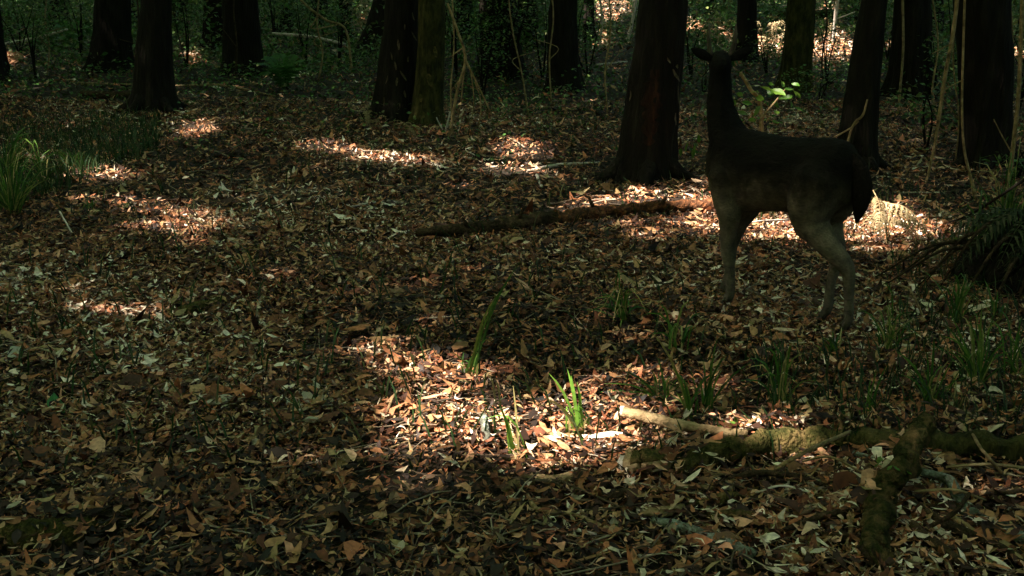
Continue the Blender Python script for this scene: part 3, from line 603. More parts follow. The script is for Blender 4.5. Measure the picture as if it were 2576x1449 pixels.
STICKS = [
 ('curled slab of bark at the bottom edge left of the lichen-covered log', [(1500, 1262, .02), (1560, 1240, .04), (1600, 1236, .02)], (9, 11, 6), M_darklog),
 ('half-buried brown branch between the log stub and the pale log piece', [(1640, 1235, .02), (1720, 1222, .03), (1800, 1228, .02)], (8, 9, 6), M_deadwood),
 ('mossy branch end low in the litter right of the pale log piece', [(1760, 1300, .02), (1850, 1292, .04), (1930, 1300, .02)], (9, 11, 7), M_mosslimb),
 ('dark bark strip beneath the crooked mossy limb', [(2060, 1345, .02), (2130, 1350, .04), (2190, 1372, .02)], (8, 9, 7), M_darklog),
 ('thin crossing stick on the dark mossy log at the right', [(2440, 1080, .10), (2470, 1130, .14), (2520, 1190, .05)], (3, 4, 4), M_deadwood),
 ('broken brown branch slanting up from the ribbed root', [(2330, 1330, .04), (2400, 1290, .12), (2440, 1240, .16)], (5, 6, 4), M_darklog),
 ('short pale stick near the bottom centre beside the knobbly branch', [(1440, 1330, .03), (1500, 1345, .03)], (5, 4), M_palewood),
 ('slim branch propped across the mossy log left of the crooked limb', [(1950, 1180, .05), (2040, 1130, .14), (2140, 1085, .10)], (5, 6, 4), M_deadwood),
 ('dark broken branch slanting below the thick mossy log', [(1800, 1215, .03), (1900, 1190, .05), (2010, 1200, .05), (2100, 1230, .03)], (6, 8, 7, 4), M_darklog),
 ('thin bare twig arching over the dark hollow at lower right', [(2020, 1160, .05), (2090, 1150, .12), (2170, 1190, .08)], (3, 3, 2), M_deadwood),
 ('brown root curving below the crooked mossy limb to the left', [(2190, 1300, .04), (2100, 1290, .05), (2010, 1320, .04), (1930, 1350, .03)], (10, 9, 8, 5), M_darklog),
 ('thin rust-coloured stick beside the log stub', [(1700, 1200), (1760, 1178), (1830, 1190)], (3, 4, 3), M_redlog),
 ('long thin stick at the right edge under the dark mossy log', [(2380, 1175, .06), (2480, 1168, .08), (2600, 1180, .05)], (3, 4, 4), M_deadwood),
 ('slender root crossing the lower right corner', [(2440, 1220, .03), (2510, 1240, .05), (2600, 1230, .04)], (5, 6, 6), M_darklog),
 ('broken stick pointing down beside the crooked limb', [(2120, 1260, .03), (2140, 1320, .05), (2130, 1380, .03)], (5, 6, 5), M_deadwood),
 ('fine pale twig in the litter right of the bright grass', [(1500, 1130), (1560, 1118), (1640, 1112)], (2.5, 2.5, 2), M_palewood),
 ('thin brown stick in the litter below the dark grass clump', [(1380, 860), (1470, 845), (1540, 850)], (3, 3, 2), M_deadwood),
 ('thin grey stick lying in the upper litter left of centre', [(880, 520), (960, 508), (1040, 512)], (3, 3, 2), M_palewood),
 ('short dark stick in the litter below the sunlit fleck at far left', [(640, 700), (720, 690), (790, 696)], (4, 4, 3), M_darklog),
 ('long pale stick slanting up at the upper left edge', [(2, 113, .05), (90, 95, .25), (170, 74, .45)], (4, 3, 2), M_palewood),
 ('thin tan stick lying to the right of the near black trunk', [(438, 216), (560, 215), (692, 242)], (3, 3, 2), M_deadwood),
 ('thin brown stick lying to the left of the near black trunk', [(195, 209), (330, 212)], (2.5, 2), M_deadwood),
 ('whitish stick pointing at the foot of the big leaning trunk', [(1326, 431), (1400, 416), (1512, 408)], (3, 5, 2), M_palewood),
 ('tan stick lying below the whitish stick', [(1188, 487), (1270, 469), (1352, 455)], (4, 4, 3), M_deadwood),
 ('stubby blue-grey stick at the end of the tan stick', [(1350, 440, .06), (1362, 470, .03)], (4, 4), M_palewood),
 ('long thin branch with its thick end uppermost, left of centre', [(830, 652), (890, 712), (945, 745), (1050, 768), (1140, 782)], (8, 7, 5, 3, 2), M_deadwood),
 ('straight brown stick left of the sunlit litter', [(590, 916), (720, 914), (842, 908)], (4, 5, 3), M_deadwood),
 ('short yellowish stick under the straight brown stick', [(640, 946), (722, 928)], (4, 3), M_deadwood),
 ('long thin grey branch trailing in from the left edge', [(-20, 625), (90, 630), (180, 642), (290, 668), (372, 692)], (3, 3, 3, 4, 3), M_palewood),
 ('thin pale twig leaning in the litter at far left', [(150, 532, .10), (184, 592, .02)], (2, 2), M_palewood),
 ('dark stick lying flat in the left of the clearing', [(250, 676), (362, 669)], (4, 3), M_darklog),
 ('crooked twig standing out of the litter left of the sunlit patch', [(1000, 982, .05), (985, 1010, .06), (957, 1078, .02)], (3, 4, 3), M_deadwood),
 ('thin twig at the bottom, sloping to the right', [(900, 1160), (1000, 1120), (1060, 1098)], (3, 3, 2), M_deadwood),
 ('forked pale twig in the litter below the mossy log', [(1900, 1240, .04), (1966, 1222, .06), (2034, 1237, .05)], (2.5, 3, 2.5), M_palewood),
 ('bent green-brown stem arching right of the hind legs of the deer', [(2240, 712, .06), (2284, 726, .12), (2300, 748, .12), (2326, 806, .02)], (3, 3, 3, 3), M_deadwood),
 ('crooked root-like stick below the rooty trunk base', [(2433, 672, .04), (2427, 720, .08), (2415, 748, .08), (2435, 785, .03)], (4, 5, 6, 4), M_deadwood),
 ('thin stick leaning on the dry fern', [(2150, 560, .15), (2180, 520, .25)], (3, 2), M_deadwood),
 ('long thin stick lying right of the tail of the deer', [(2200, 408), (2300, 418), (2360, 425)], (2, 2, 1.5), M_palewood),
 ('second thin stick right of the tail, below the first', [(2190, 440), (2290, 452)], (2, 1.5), M_palewood),
 ('grey stick lying behind the dry fern', [(2250, 484), (2380, 485)], (2, 2), M_palewood),
 ('pale thin stick left of the top of the big leaning trunk', [(1502, 164), (1578, 155)], (2.5, 2), M_palewood),
 ('arching pale stick above the low green fern', [(686, 88, .3), (780, 92, .35), (862, 112, .2), (884, 122, .05)], (3, 3, 3, 2), M_palewood),
 ('stick beneath the deer in the sunlit litter', [(1880, 612), (1950, 600), (2010, 588)], (3, 4, 3), M_deadwood),
 ('thin curved twig under the belly of the deer', [(1838, 590, .04), (1890, 560, .10), (1985, 552, .10)], (2, 2, 2), M_palewood),
 ('short log chunk of brown wood right of the dry fern', [(2335, 660), (2368, 630)], (9, 9), M_deadwood),
 ('stout short stick in the litter left of the front legs', [(1608, 1092-390), (1660, 694), (1700, 690)], (5, 6, 4), M_deadwood),
 ('twig in the foreground left of the dark gap, pointing up right', [(640, 1225), (720, 1205), (800, 1190)], (3, 3, 2), M_deadwood),
 ('thin stick crossing the bottom left litter', [(330, 1295), (420, 1278), (500, 1262)], (4, 4, 3), M_deadwood),
]
for lab, pts, hw, mt in STICKS: wood('stick', lab, 'stick', pts, hw, mt, 'sticks in the litter', seg=7, rough=.2, freq=25)
wood('fallen_log', 'mossy log lying in the sunlit background right of the deer', 'log', [(1925, 46), (2040, 40), (2170, 36)], (12, 13, 13), M_mossbark, n=16)
wood('fallen_log', 'dark log on the ground left of the near black trunk', 'log', [(205, 236), (300, 240), (345, 236)], (8, 12, 9), M_darklog, n=14)

# standing and hanging thin stems
def stem(name, label, cat, pts, Y, hw, mat, group=None, parts=()):
    """pts as seen at distance Y (or (x, y, Y)); the first one is the foot"""
    g = at(pts[0][0], pts[0][1]); Y0 = Y or g[1]
    P3 = [atY(p[0], p[1], p[2] if len(p) > 2 else Y0) for p in pts]
    P3[0] = np.array([P3[0][0], P3[0][1], min(P3[0][2], float(gz(P3[0][0], P3[0][1]))-.02)])
    c = P3[0].copy(); ppm = F/Y0; n = 6*len(pts); root = empty(name, c)
    MB().tube(smoothpath([p-c for p in P3], n), [h/ppm for h in lerp_list(hw, n)], 7, rough=.15, freq=20).build('stem', mat, root)
    for pt, hw2 in parts:
        q = [atY(p[0], p[1], p[2] if len(p) > 2 else Y0)-c for p in pt]
        MB().tube(smoothpath(q, 10), [h/ppm for h in lerp_list(hw2, 10)], 6, rough=.1, freq=20).build('side_twig', mat, root)
    tag(root, label, cat, group); return root
stem('sapling', 'white-barked thin sapling stem in the sunlit background', 'sapling', [(2096, 106), (2100, 60), (2104, 20), (2112, -60)], None, (4, 4, 5, 4), M_palewood, parts=[([(2101, 48), (2130, 38), (2150, 30)], (2, 1.5))])
stem('sapling', 'pale thin stem left of the bright gap by the big trunk', 'sapling', [(1508, 118), (1514, 60), (1512, 20), (1500, -60)], None, (3, 3.5, 3, 3), M_palewood)
stem('sapling', 'pale stem just left of the top of the big leaning trunk', 'sapling', [(1576, 108), (1588, 66), (1600, 0), (1612, -60)], None, (4, 4, 4, 4), M_palewood)
stem('vine', 'long thin vine stem slanting down in front of the right-hand trunks', 'vine', [(2328, 465), (2352, 360), (2376, 200), (2398, 80), (2412, -40)], None, (3, 4, 5, 5, 5), M_deadwood, parts=[([(2372, 230), (2400, 212), (2425, 200)], (2, 1)), ([(2392, 110), (2345, 135)], (2, 1))])
stem('vine', 'straight pale vine hanging beside the broad viny trunk', 'vine', [(2258, 292), (2264, 230), (2272, 120), (2270, -40)], None, (3, 3, 3, 3), M_deadwood)
stem('sapling', 'tan slender stem near the right edge', 'sapling', [(2530, 486), (2545, 400), (2562, 240), (2568, 100), (2572, -40)], None, (6, 6, 5, 5, 4), M_deadwood, parts=[([(2548, 390), (2520, 340), (2500, 300)], (2, 1))])
stem('vine', 'thin stem with brown stubs in front of the wide right-hand trunk', 'vine', [(2458, 505), (2440, 440), (2425, 370), (2420, 250), (2428, -40)], None, (6, 4, 3, 3, 3), M_deadwood)
stem('vine', 'curved twig leaning across the foot of the trunk behind the rump', 'vine', [(2100, 505), (2140, 330, 8.2), (2170, 290, 8.2), (2182, 250, 8.2)], 8.2, (3, 3, 3, 2), M_deadwood, parts=[([(2100, 345), (2140, 322), (2160, 305)], (2.5, 2))])
for lab, pts, hw, mt in [
    ('thin bare stem rising left of the low green fern', [(590, 215), (596, 120), (588, 30), (592, -40)], (2, 2, 2, 2), M_darklog), ('crooked thin stem between fern and flaky trunk', [(800, 205), (812, 130), (798, 60), (806, -40)], (2.5, 2, 2, 2), M_deadwood),
    ('thin vine stem just right of the mossy trunk', [(1140, 345), (1134, 230), (1142, 110), (1136, -40)], (2, 2, 2, 2), M_deadwood), ('slanting thin stem in front of the dark shrub', [(1330, 290), (1312, 180), (1290, 80), (1275, -40)], (2.5, 2, 2, 2), M_deadwood),
    ('thin stem left of the dim trunk by the big leaning trunk', [(1388, 270), (1382, 150), (1392, 50), (1386, -40)], (2, 2, 2, 2), M_deadwood), ('thin upright stem close to the left of the big leaning trunk', [(1530, 300), (1522, 180), (1536, 80), (1530, -40)], (2, 2.5, 2, 2), M_deadwood),
    ('thin dark stem between the mossy olive trunk and the leaning trunk', [(2075, 240), (2068, 150), (2080, 60), (2074, -40)], (2, 2, 2, 2), M_darklog), ('curving thin vine right of the broad viny trunk', [(2368, 330), (2346, 230), (2360, 110), (2340, -40)], (2.5, 2.5, 2, 2), M_deadwood),
    ('thin vine hugging the left of the wide right-hand trunk', [(2402, 420), (2412, 300), (2398, 150), (2410, -40)], (2.5, 2, 2, 2), M_deadwood), ('slim stem right of the wide right-hand trunk', [(2545, 420), (2536, 300), (2548, 150), (2540, -40)], (2.5, 2.5, 2, 2), M_deadwood),
    ('thin stem between the two left-hand black trunks', [(345, 235), (340, 150), (348, 60), (343, -40)], (2, 2, 2, 2), M_darklog), ('thin stem left of the leftmost whole trunk', [(118, 190), (124, 120), (114, 50), (120, -40)], (2, 2, 2, 2), M_deadwood)]:
    x1, y1 = pts[1]; stem('thin_stem', lab, 'stem', pts, None, hw, mt, 'thin stems between the trunks', parts=[([(x1, y1), (x1+random.choice([-1, 1])*22, y1-30), (x1+random.choice([-1, 1])*40, y1-52)], (1.5, .8))])
stem('dead_branch', 'pale forked dead branch propped up in front of dim trunks', 'branch', [(1128, 305), (1150, 230), (1171, 150), (1152, 80), (1126, 8)], 10.5, (4, 4, 4, 3, 3), M_deadwood,
     parts=[([(1171, 150), (1195, 200), (1212, 235), (1238, 292)], (3, 2)), ([(1171, 152), (1165, 200), (1160, 258)], (3, 2)), ([(1195, 205), (1210, 260), (1204, 320)], (2, 1.5)), ([(1165, 120), (1130, 145)], (2, 1)), ([(1185, 180), (1192, 260), (1180, 330)], (2, 1))])
stem('dead_branch', 'thin dead branch drooping to the left of the leaning flared trunk', 'branch', [(884, 132), (870, 76), (820, 50), (765, 8), (740, -30)], 17, (3, 3, 3, 3, 3), M_deadwood, parts=[([(848, 62), (800, 72), (780, 70)], (2, 1)), ([(800, 40), (780, 70)], (2, 1))])
stem('broken_stalk', 'thin V-shaped pale twig at the foot of the mossy trunk', 'twig', [(1117, 335), (1128, 300), (1132, 280)], None, (2, 2, 2), M_palewood, parts=[([(1117, 333), (1102, 305), (1098, 295)], (2, 1.5))])

# ============================================================ THE DEER
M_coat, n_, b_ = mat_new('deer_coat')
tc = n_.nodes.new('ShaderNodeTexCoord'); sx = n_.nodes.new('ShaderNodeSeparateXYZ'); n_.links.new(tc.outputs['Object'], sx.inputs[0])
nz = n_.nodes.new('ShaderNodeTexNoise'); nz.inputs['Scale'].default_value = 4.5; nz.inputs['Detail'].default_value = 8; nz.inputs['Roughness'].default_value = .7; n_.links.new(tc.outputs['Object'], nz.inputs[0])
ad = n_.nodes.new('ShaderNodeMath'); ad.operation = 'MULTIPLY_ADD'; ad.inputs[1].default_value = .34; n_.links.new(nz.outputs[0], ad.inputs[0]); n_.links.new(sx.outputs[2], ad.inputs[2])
rc = ramp(n_, [(.08, (.085, .080, .070)), (.30, (.095, .082, .064)), (.68, (.125, .102, .074)), (.77, (.080, .062, .044)), (.86, (.022, .017, .012)), (.95, (.006, .005, .004)), (1., (.006, .005, .004))], ad.outputs[0])  # dark dorsal coat; lower flank painted paler for light bounced from below
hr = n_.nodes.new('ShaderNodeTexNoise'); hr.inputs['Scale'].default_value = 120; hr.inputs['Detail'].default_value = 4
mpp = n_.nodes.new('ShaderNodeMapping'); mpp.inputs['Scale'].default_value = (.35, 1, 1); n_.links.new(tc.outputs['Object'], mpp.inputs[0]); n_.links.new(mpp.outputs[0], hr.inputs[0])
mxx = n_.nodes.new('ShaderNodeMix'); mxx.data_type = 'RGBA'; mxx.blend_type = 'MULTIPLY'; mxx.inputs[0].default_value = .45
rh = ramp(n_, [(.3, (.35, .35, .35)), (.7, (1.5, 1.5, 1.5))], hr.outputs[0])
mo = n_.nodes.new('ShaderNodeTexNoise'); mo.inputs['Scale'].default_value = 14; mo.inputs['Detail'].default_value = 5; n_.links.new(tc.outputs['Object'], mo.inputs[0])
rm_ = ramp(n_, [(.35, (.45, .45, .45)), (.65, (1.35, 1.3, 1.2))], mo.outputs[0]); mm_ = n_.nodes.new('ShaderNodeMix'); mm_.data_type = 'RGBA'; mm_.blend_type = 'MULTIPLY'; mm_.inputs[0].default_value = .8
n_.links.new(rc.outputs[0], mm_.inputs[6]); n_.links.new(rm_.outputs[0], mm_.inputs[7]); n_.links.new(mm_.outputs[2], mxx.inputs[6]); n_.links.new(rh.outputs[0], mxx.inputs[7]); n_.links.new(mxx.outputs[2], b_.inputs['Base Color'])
bpn = n_.nodes.new('ShaderNodeBump'); bpn.inputs['Strength'].default_value = .5; bpn.inputs['Distance'].default_value = .01
n_.links.new(hr.outputs[0], bpn.inputs['Height']); n_.links.new(bpn.outputs[0], b_.inputs['Normal']); b_.inputs['Roughness'].default_value = .9; b_.inputs['Specular IOR Level'].default_value = .08
M_tail = noise_mat('deer_tail_hair', [(.3, (.006, .005, .004)), (.7, (.018, .013, .010))], scale=60, stretch=(1, 1, .2), rough=.9, bump=.8, spec=.05)
M_hoof = noise_mat('hoof_horn', [(.3, (.010, .009, .008)), (.7, (.03, .026, .022))], scale=30, rough=.5, bump=.2)
M_antler = noise_mat('antler_velvet', [(.3, (.03, .022, .015)), (.7, (.10, .075, .05))], scale=40, stretch=(1, 1, .3), rough=.8, bump=.5)
M_eye = noise_mat('deer_eye', [(.3, (.004, .003, .002)), (.7, (.012, .008, .006))], scale=10, rough=.1, bump=0, spec=.6)
def ell_loft(mb, secs, seg=18):
    b = len(mb.v)
    for x, y, z, ry, rz, tl in secs:
        for k in range(seg):
            a = 2*math.pi*k/seg; mb.v.append(np.array([x+tl*rz*math.sin(a), y+ry*math.cos(a), z+rz*math.sin(a)]))
    n = len(secs)
    for i in range(n-1):
        for k in range(seg):
            k2 = (k+1) % seg; mb.f.append((b+i*seg+k, b+(i+1)*seg+k, b+(i+1)*seg+k2, b+i*seg+k2))
    mb.f.append(tuple(b+k for k in range(seg))); mb.f.append(tuple(b+(n-1)*seg+k for k in reversed(range(seg))))
def chain(mb, pr, n=16, seg=14, flat=1.):
    P_ = smoothpath([p[:3] for p in pr], n); r = np.interp(np.linspace(0, 1, n), np.linspace(0, 1, len(pr)), [p[3] for p in pr])
    d0 = P_[0]-P_[1]; d0 /= np.linalg.norm(d0); d1 = P_[-1]-P_[-2]; d1 /= np.linalg.norm(d1)
    P_ = [P_[0]+d0*r[0]*.8]+P_+[P_[-1]+d1*r[-1]*.8]; r = [r[0]*.45]+list(r)+[r[-1]*.45]
    mb.tube(P_, r, seg, flat=flat)
mb = MB()
ell_loft(mb, [(-.425, 0, .72, .04, .07, 0), (-.405, 0, .73, .095, .125, 0), (-.35, 0, .735, .138, .168, 0), (-.26, 0, .728, .152, .182, 0), (-.12, 0, .715, .150, .178, 0), (.02, 0, .705, .156, .182, 0),
              (.15, 0, .695, .160, .200, 0), (.26, 0, .695, .150, .212, 0), (.34, 0, .705, .125, .190, 0), (.41, 0, .72, .090, .140, 0), (.445, 0, .73, .05, .08, 0)])
chain(mb, [(.27, 0, .74, .140), (.355, 0, .87, .098), (.402, 0, .98, .074), (.420, -.004, 1.09, .062), (.425, -.008, 1.175, .056)])
HD = np.array([.66, -.75, 0.]); HS = np.array([.75, .66, 0.]); HB = np.array([.425, -.01, 0.])      # the head is turned away: its forward and left axes
def hp(f, l, z): return tuple(HB+HD*f+HS*l+np.array([0, 0, z]))
chain(mb, [(*hp(-.025, 0, 1.185), .055), (*hp(.055, 0, 1.205), .060), (*hp(.135, 0, 1.185), .052), (*hp(.215, 0, 1.15), .038), (*hp(.275, 0, 1.125), .031)])
LEGS = {}
for s, fx, hx in ((1, .215, -.475), (-1, .345, -.31)):
    chain(mb, [(.28, s*.085, .68, .10), (.25, s*.10, .56, .078), (.235+(fx-.26)*.2, s*.095, .46, .058)])
    chain(mb, [(.245+(fx-.26)*.2, s*.095, .50, .062), (.265+(fx-.26)*.5, s*.085, .37, .044), (.275+(fx-.26)*.7, s*.078, .285, .038), (.262+(fx-.26)*.8, s*.075, .20, .028), (fx, s*.072, .085, .027), (fx+.022, s*.072, .035, .028)])
    d = hx+.40
    chain(mb, [(-.27, s*.075, .73, .135), (-.25, s*.10, .60, .122), (-.22+d*.3, s*.105, .52, .088)])
    chain(mb, [(-.23+d*.3, s*.105, .54, .092), (-.305+d*.5, s*.10, .45, .060), (-.392+d*.75, s*.075, .355, .043), (-.405+d*.9, s*.065, .30, .033), (-.402+d, s*.05, .20, .026), (hx-.005, s*.04, .085, .027), (hx+.022, s*.04, .035, .028)])
    LEGS[s] = ((fx+.028, s*.072), (hx+.028, s*.04))
me0 = mb.mesh('deer_raw', M_coat)
tmp = bpy.data.objects.new('deer_raw', me0); col.objects.link(tmp)
rm = tmp.modifiers.new('r', 'REMESH'); rm.mode = 'VOXEL'; rm.voxel_size = .0105; rm.use_smooth_shade = True
sm = tmp.modifiers.new('s', 'SMOOTH'); sm.factor = .5; sm.iterations = 7
body_me = bpy.data.meshes.new_from_object(tmp.evaluated_get(bpy.context.evaluated_depsgraph_get()))
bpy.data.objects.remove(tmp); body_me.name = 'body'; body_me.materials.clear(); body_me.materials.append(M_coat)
# coat ruffle
co = np.empty(len(body_me.vertices)*3, np.float32); body_me.vertices.foreach_get('co', co); co = co.reshape(-1, 3)
no = np.empty(len(body_me.vertices)*3, np.float32); body_me.vertices.foreach_get('normal', no); no = no.reshape(-1, 3)
co += no*(rng.normal(0, .0016, len(co))*(.35+np.clip(co[:, 2], 0, .8)))[:, None]; body_me.vertices.foreach_set('co', co.ravel()); body_me.update()
pf, ph_ = at(1834, 764), at(2138, 832)
hd = (pf-ph_)[:2]; hd /= np.linalg.norm(hd); hd = np.array([hd[0]*math.cos(.07)+hd[1]*math.sin(.07), hd[1]*math.cos(.07)-hd[0]*math.sin(.07)]); org = pf[:2]-hd*.27*.90
deer = empty('deer', (org[0], org[1], float(gz(*org))+.008), math.atan2(hd[1], hd[0]))
tag(deer, 'dark deer with two short spike antlers and a bushy black tail standing side-on', 'deer')
deer.scale = (.90, 1.0, 1.0)
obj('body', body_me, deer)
for s in (1, -1):
    m_ = MB(); e0 = np.array(hp(.02, s*.052, 1.225)); d = HS*s*.90-HD*.15+np.array([0, 0, .42]); d /= np.linalg.norm(d)
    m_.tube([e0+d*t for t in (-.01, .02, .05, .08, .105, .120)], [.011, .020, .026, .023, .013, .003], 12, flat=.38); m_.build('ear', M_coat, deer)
    m_ = MB(); m_.tube(smoothpath([hp(.045, s*.050, 1.235), hp(.035, s*.064, 1.29), hp(.04, s*.070, 1.345), hp(.05, s*.069, 1.39)], 9), lerp_list([.017, .012, .010, .003], 9), 8, rough=.2, freq=60); m_.build('antler', M_antler, deer)
    m_ = MB(); ec = np.array(hp(.13, s*.050, 1.205)); m_.tube([ec+HS*s*t for t in (-.008, 0, .006, .009)], [.010, .013, .010, .002], 10); m_.build('eye', M_eye, deer)
    for (hx, hy) in LEGS[s]:
        m_ = MB()
        for q_ in (-1, 1):
            m_.tube([(hx-.012, hy+q_*.011, .052), (hx, hy+q_*.012, .028), (hx+.012, hy+q_*.012, -.010)], [.012, .017, .020], 8)
        m_.build('hoof', M_hoof, deer)
m_ = MB(); chain(m_, [(-.395, 0, .835, .030), (-.437, 0, .785, .044), (-.462, 0, .70, .054), (-.462, 0, .62, .042), (-.452, 0, .545, .012)], flat=.85); tl = m_.build('tail', M_tail, deer)
tl['label'] = 'bushy black hanging tail'

# ============================================================ GRASS, FERNS, SHRUBS
def blade_mesh(p0, p1, w, sag, mat, n=6):
    p0, p1 = np.asarray(p0, float), np.asarray(p1, float); d = p1-p0; side = np.array([d[1]*0+1, 0.35, 0.]); side -= d*(side@d)/(d@d); side /= np.linalg.norm(side)
    Lp, Rp = [], []
    for i in range(n):
        u = i/(n-1); c = p0+d*u+np.array([0, 0, 1.])*sag*math.sin(math.pi*u)*np.linalg.norm(d)-d*np.array([1, 1, 0])*sag*.4*math.sin(math.pi*u)
        ww = w*(.75+.6*u)*(1-u**3)+.0004; Lp.append(c-side*ww); Rp.append(c+side*ww+np.array([0, -.3*ww, 0]))
    return MB().strip(Lp, Rp).mesh('blade', mat)
def tussock(label, dx, dy, tips, extra=0, spread=.1, height=.25, w=.0045, mat=M_grass, group='grass tussocks', sag=.12):
    b = at(dx, dy); root = empty('grass_tussock', b)
    for t in tips:
        tip = atY(t[0], t[1], b[1]+(t[2] if len(t) > 2 else random.uniform(-.08, .08)))-b
        if tip[2] < .03: tip[2] = .03
        obj('blade', blade_mesh((random.gauss(0, .012), random.gauss(0, .012), -.01), tip, w*random.uniform(.8, 1.2), sag, t[3] if len(t) > 3 else mat), root)
    for i in range(int(extra*1.6)+3):
        a = random.uniform(0, 6.28); r = spread*random.uniform(.3, 1.2); h = height*random.uniform(.4, 1.1)
        m2 = M_strawblade if random.random() < .16 else mat
        obj('blade', blade_mesh((random.gauss(0, .02), random.gauss(0, .02), -.01), (r*math.cos(a), r*math.sin(a), h), w*random.uniform(.4, 1.0), sag*random.uniform(.3, 3.), m2), root)
    tag(root, label, 'grass', group); return root
M_grass_sun = leaf_mat('sunlit_grass_blade', [(0, (.10, .24, .03)), (1, (.20, .34, .05))], trans=.35, rough=.4, obj_random=True)  # brighter copy of the grass, with sunlight put into its green
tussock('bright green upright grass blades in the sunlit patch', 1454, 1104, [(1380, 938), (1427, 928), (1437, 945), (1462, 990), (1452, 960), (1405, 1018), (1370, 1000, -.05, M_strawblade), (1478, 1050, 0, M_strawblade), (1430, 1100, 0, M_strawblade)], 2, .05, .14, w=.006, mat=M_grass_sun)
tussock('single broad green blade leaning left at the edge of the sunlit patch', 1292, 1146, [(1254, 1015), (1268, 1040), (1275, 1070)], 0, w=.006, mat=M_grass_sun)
tussock('tall dark green grass leaning right, centre of the clearing', 1178, 958, [(1312, 655), (1290, 690), (1238, 780), (1225, 850), (1250, 740), (1210, 880)], 3, .1, .15, w=.0055)
tussock('grass with one tall arching straw-tipped blade above the broken branch', 1740, 1062, [(1642, 838, 0, M_strawblade), (1690, 920), (1720, 960), (1700, 985)], 5, .12, .18, w=.0055)
tussock('spray of dark grass leaning left behind the broken branch', 1668, 1012, [(1560, 930), (1480, 1056), (1520, 965), (1590, 955), (1600, 985), (1575, 1000), (1640, 930), (1655, 900), (1625, 965), (1540, 1020)], 8, .14, .12)
tussock('upright dark grass blades right of the arching blade', 1772, 1045, [(1802, 858), (1788, 900), (1832, 885), (1770, 905), (1815, 930), (1760, 950), (1900, 905)], 4, .08, .2)
tussock('low arching dark grass clump in front of the front hooves', 1560, 822, [(1478, 762), (1500, 745), (1525, 738), (1590, 745), (1630, 762), (1648, 790), (1460, 800), (1560, 750), (1610, 742)], 10, .16, .1, sag=.4)
tussock('short dark grass below the hind hooves of the deer', 2092, 905, [(2085, 845), (2110, 850), (2070, 862), (2125, 870)], 7, .09, .12)
tussock('dark grass tuft behind the crooked mossy limb', 2345, 1030, [(2252, 880), (2282, 900), (2350, 845), (2402, 900), (2300, 930), (2330, 880)], 6, .12, .2)
tussock('large dark grass clump near the right edge', 2455, 975, [(2380, 820), (2500, 790), (2542, 850), (2470, 760), (2420, 850), (2520, 880), (2440, 800), (2560, 910), (2380, 880), (2490, 850)], 16, .18, .28)
tussock('thin upright grass near the rooty trunk base', 2500, 812, [(2475, 700), (2510, 730), (2490, 740), (2530, 760)], 4, .08, .15)
tussock('thin dark blades left of the crooked mossy limb', 2172, 1085, [(2205, 930), (2232, 915), (2190, 950), (2150, 990)], 3, .08, .15)
tussock('drooping straw-coloured blades behind the crooked limb', 2405, 1024, [(2468, 1024), (2452, 1104), (2388, 1100), (2436, 1060), (2420, 1080)], 2, .06, .06, mat=M_strawblade, sag=.35)
tussock('bluish grass tuft at the far right edge of the litter', 2560, 960, [(2540, 850), (2570, 830), (2520, 900)], 10, .14, .25)
tussock('dark grass at the left edge, lowest of the left-hand tufts', 35, 545, [(10, 400), (40, 420), (70, 430), (0, 440), (90, 460), (120, 450), (60, 390), (25, 380)], 34, .4, .38)
tussock('dark grass tuft at the left edge above the lowest one', 18, 455, [(5, 360), (40, 350), (60, 380), (90, 370)], 30, .45, .38)
tussock('small grass tuft in the left-hand litter', 228, 540, [(222, 510), (232, 500)], 5, .06, .1)
tussock('grass tuft at the upper end of the left-hand sunlit litter', 190, 430, [(180, 385), (200, 380)], 10, .2, .16)
tussock('shaggy dark grass hanging at the right edge above the roots', 2520, 600, [(2440, 560), (2480, 520), (2560, 500), (2420, 600), (2500, 470)], 30, .3, .4, sag=.3)
tussock('shaggy grass heap under the root ends at right', 2450, 650, [(2400, 600), (2430, 570), (2490, 590)], 24, .25, .22, sag=.3)
tussock('shaggy dark grass at the right edge below the roots', 2560, 720, [(2510, 660), (2540, 640), (2500, 700)], 26, .25, .3, sag=.3)
tussock('long arching dark blades right of the upright grass, behind the mossy log', 1960, 1030, [(1880, 900), (2030, 890), (1920, 880), (2060, 960), (1990, 870), (1850, 960)], 6, .15, .2, sag=.3)
tussock('grass below and right of the hind hooves', 2230, 900, [(2180, 810), (2260, 790), (2290, 850), (2210, 780)], 12, .16, .22, sag=.25)
tussock('dark grass at right between the roots and the large clump', 2400, 830, [(2350, 720), (2440, 710), (2400, 690), (2460, 770)], 14, .18, .25, sag=.25)
tussock('long arching blades between the front hooves and the broken branch', 1700, 900, [(1600, 800), (1650, 770), (1780, 790), (1740, 760), (1620, 850), (1800, 840)], 5, .14, .18, sag=.35)
tussock('long loose grass at the far left middle distance', 110, 470, [(60, 425), (120, 420), (170, 430)], 14, .4, .18, sag=.25)
tussock('small green sprig on the mossy log at lower right', 1825, 1098, [(1800, 1088), (1850, 1092)], 5, .05, .05, mat=M_grass_sun)
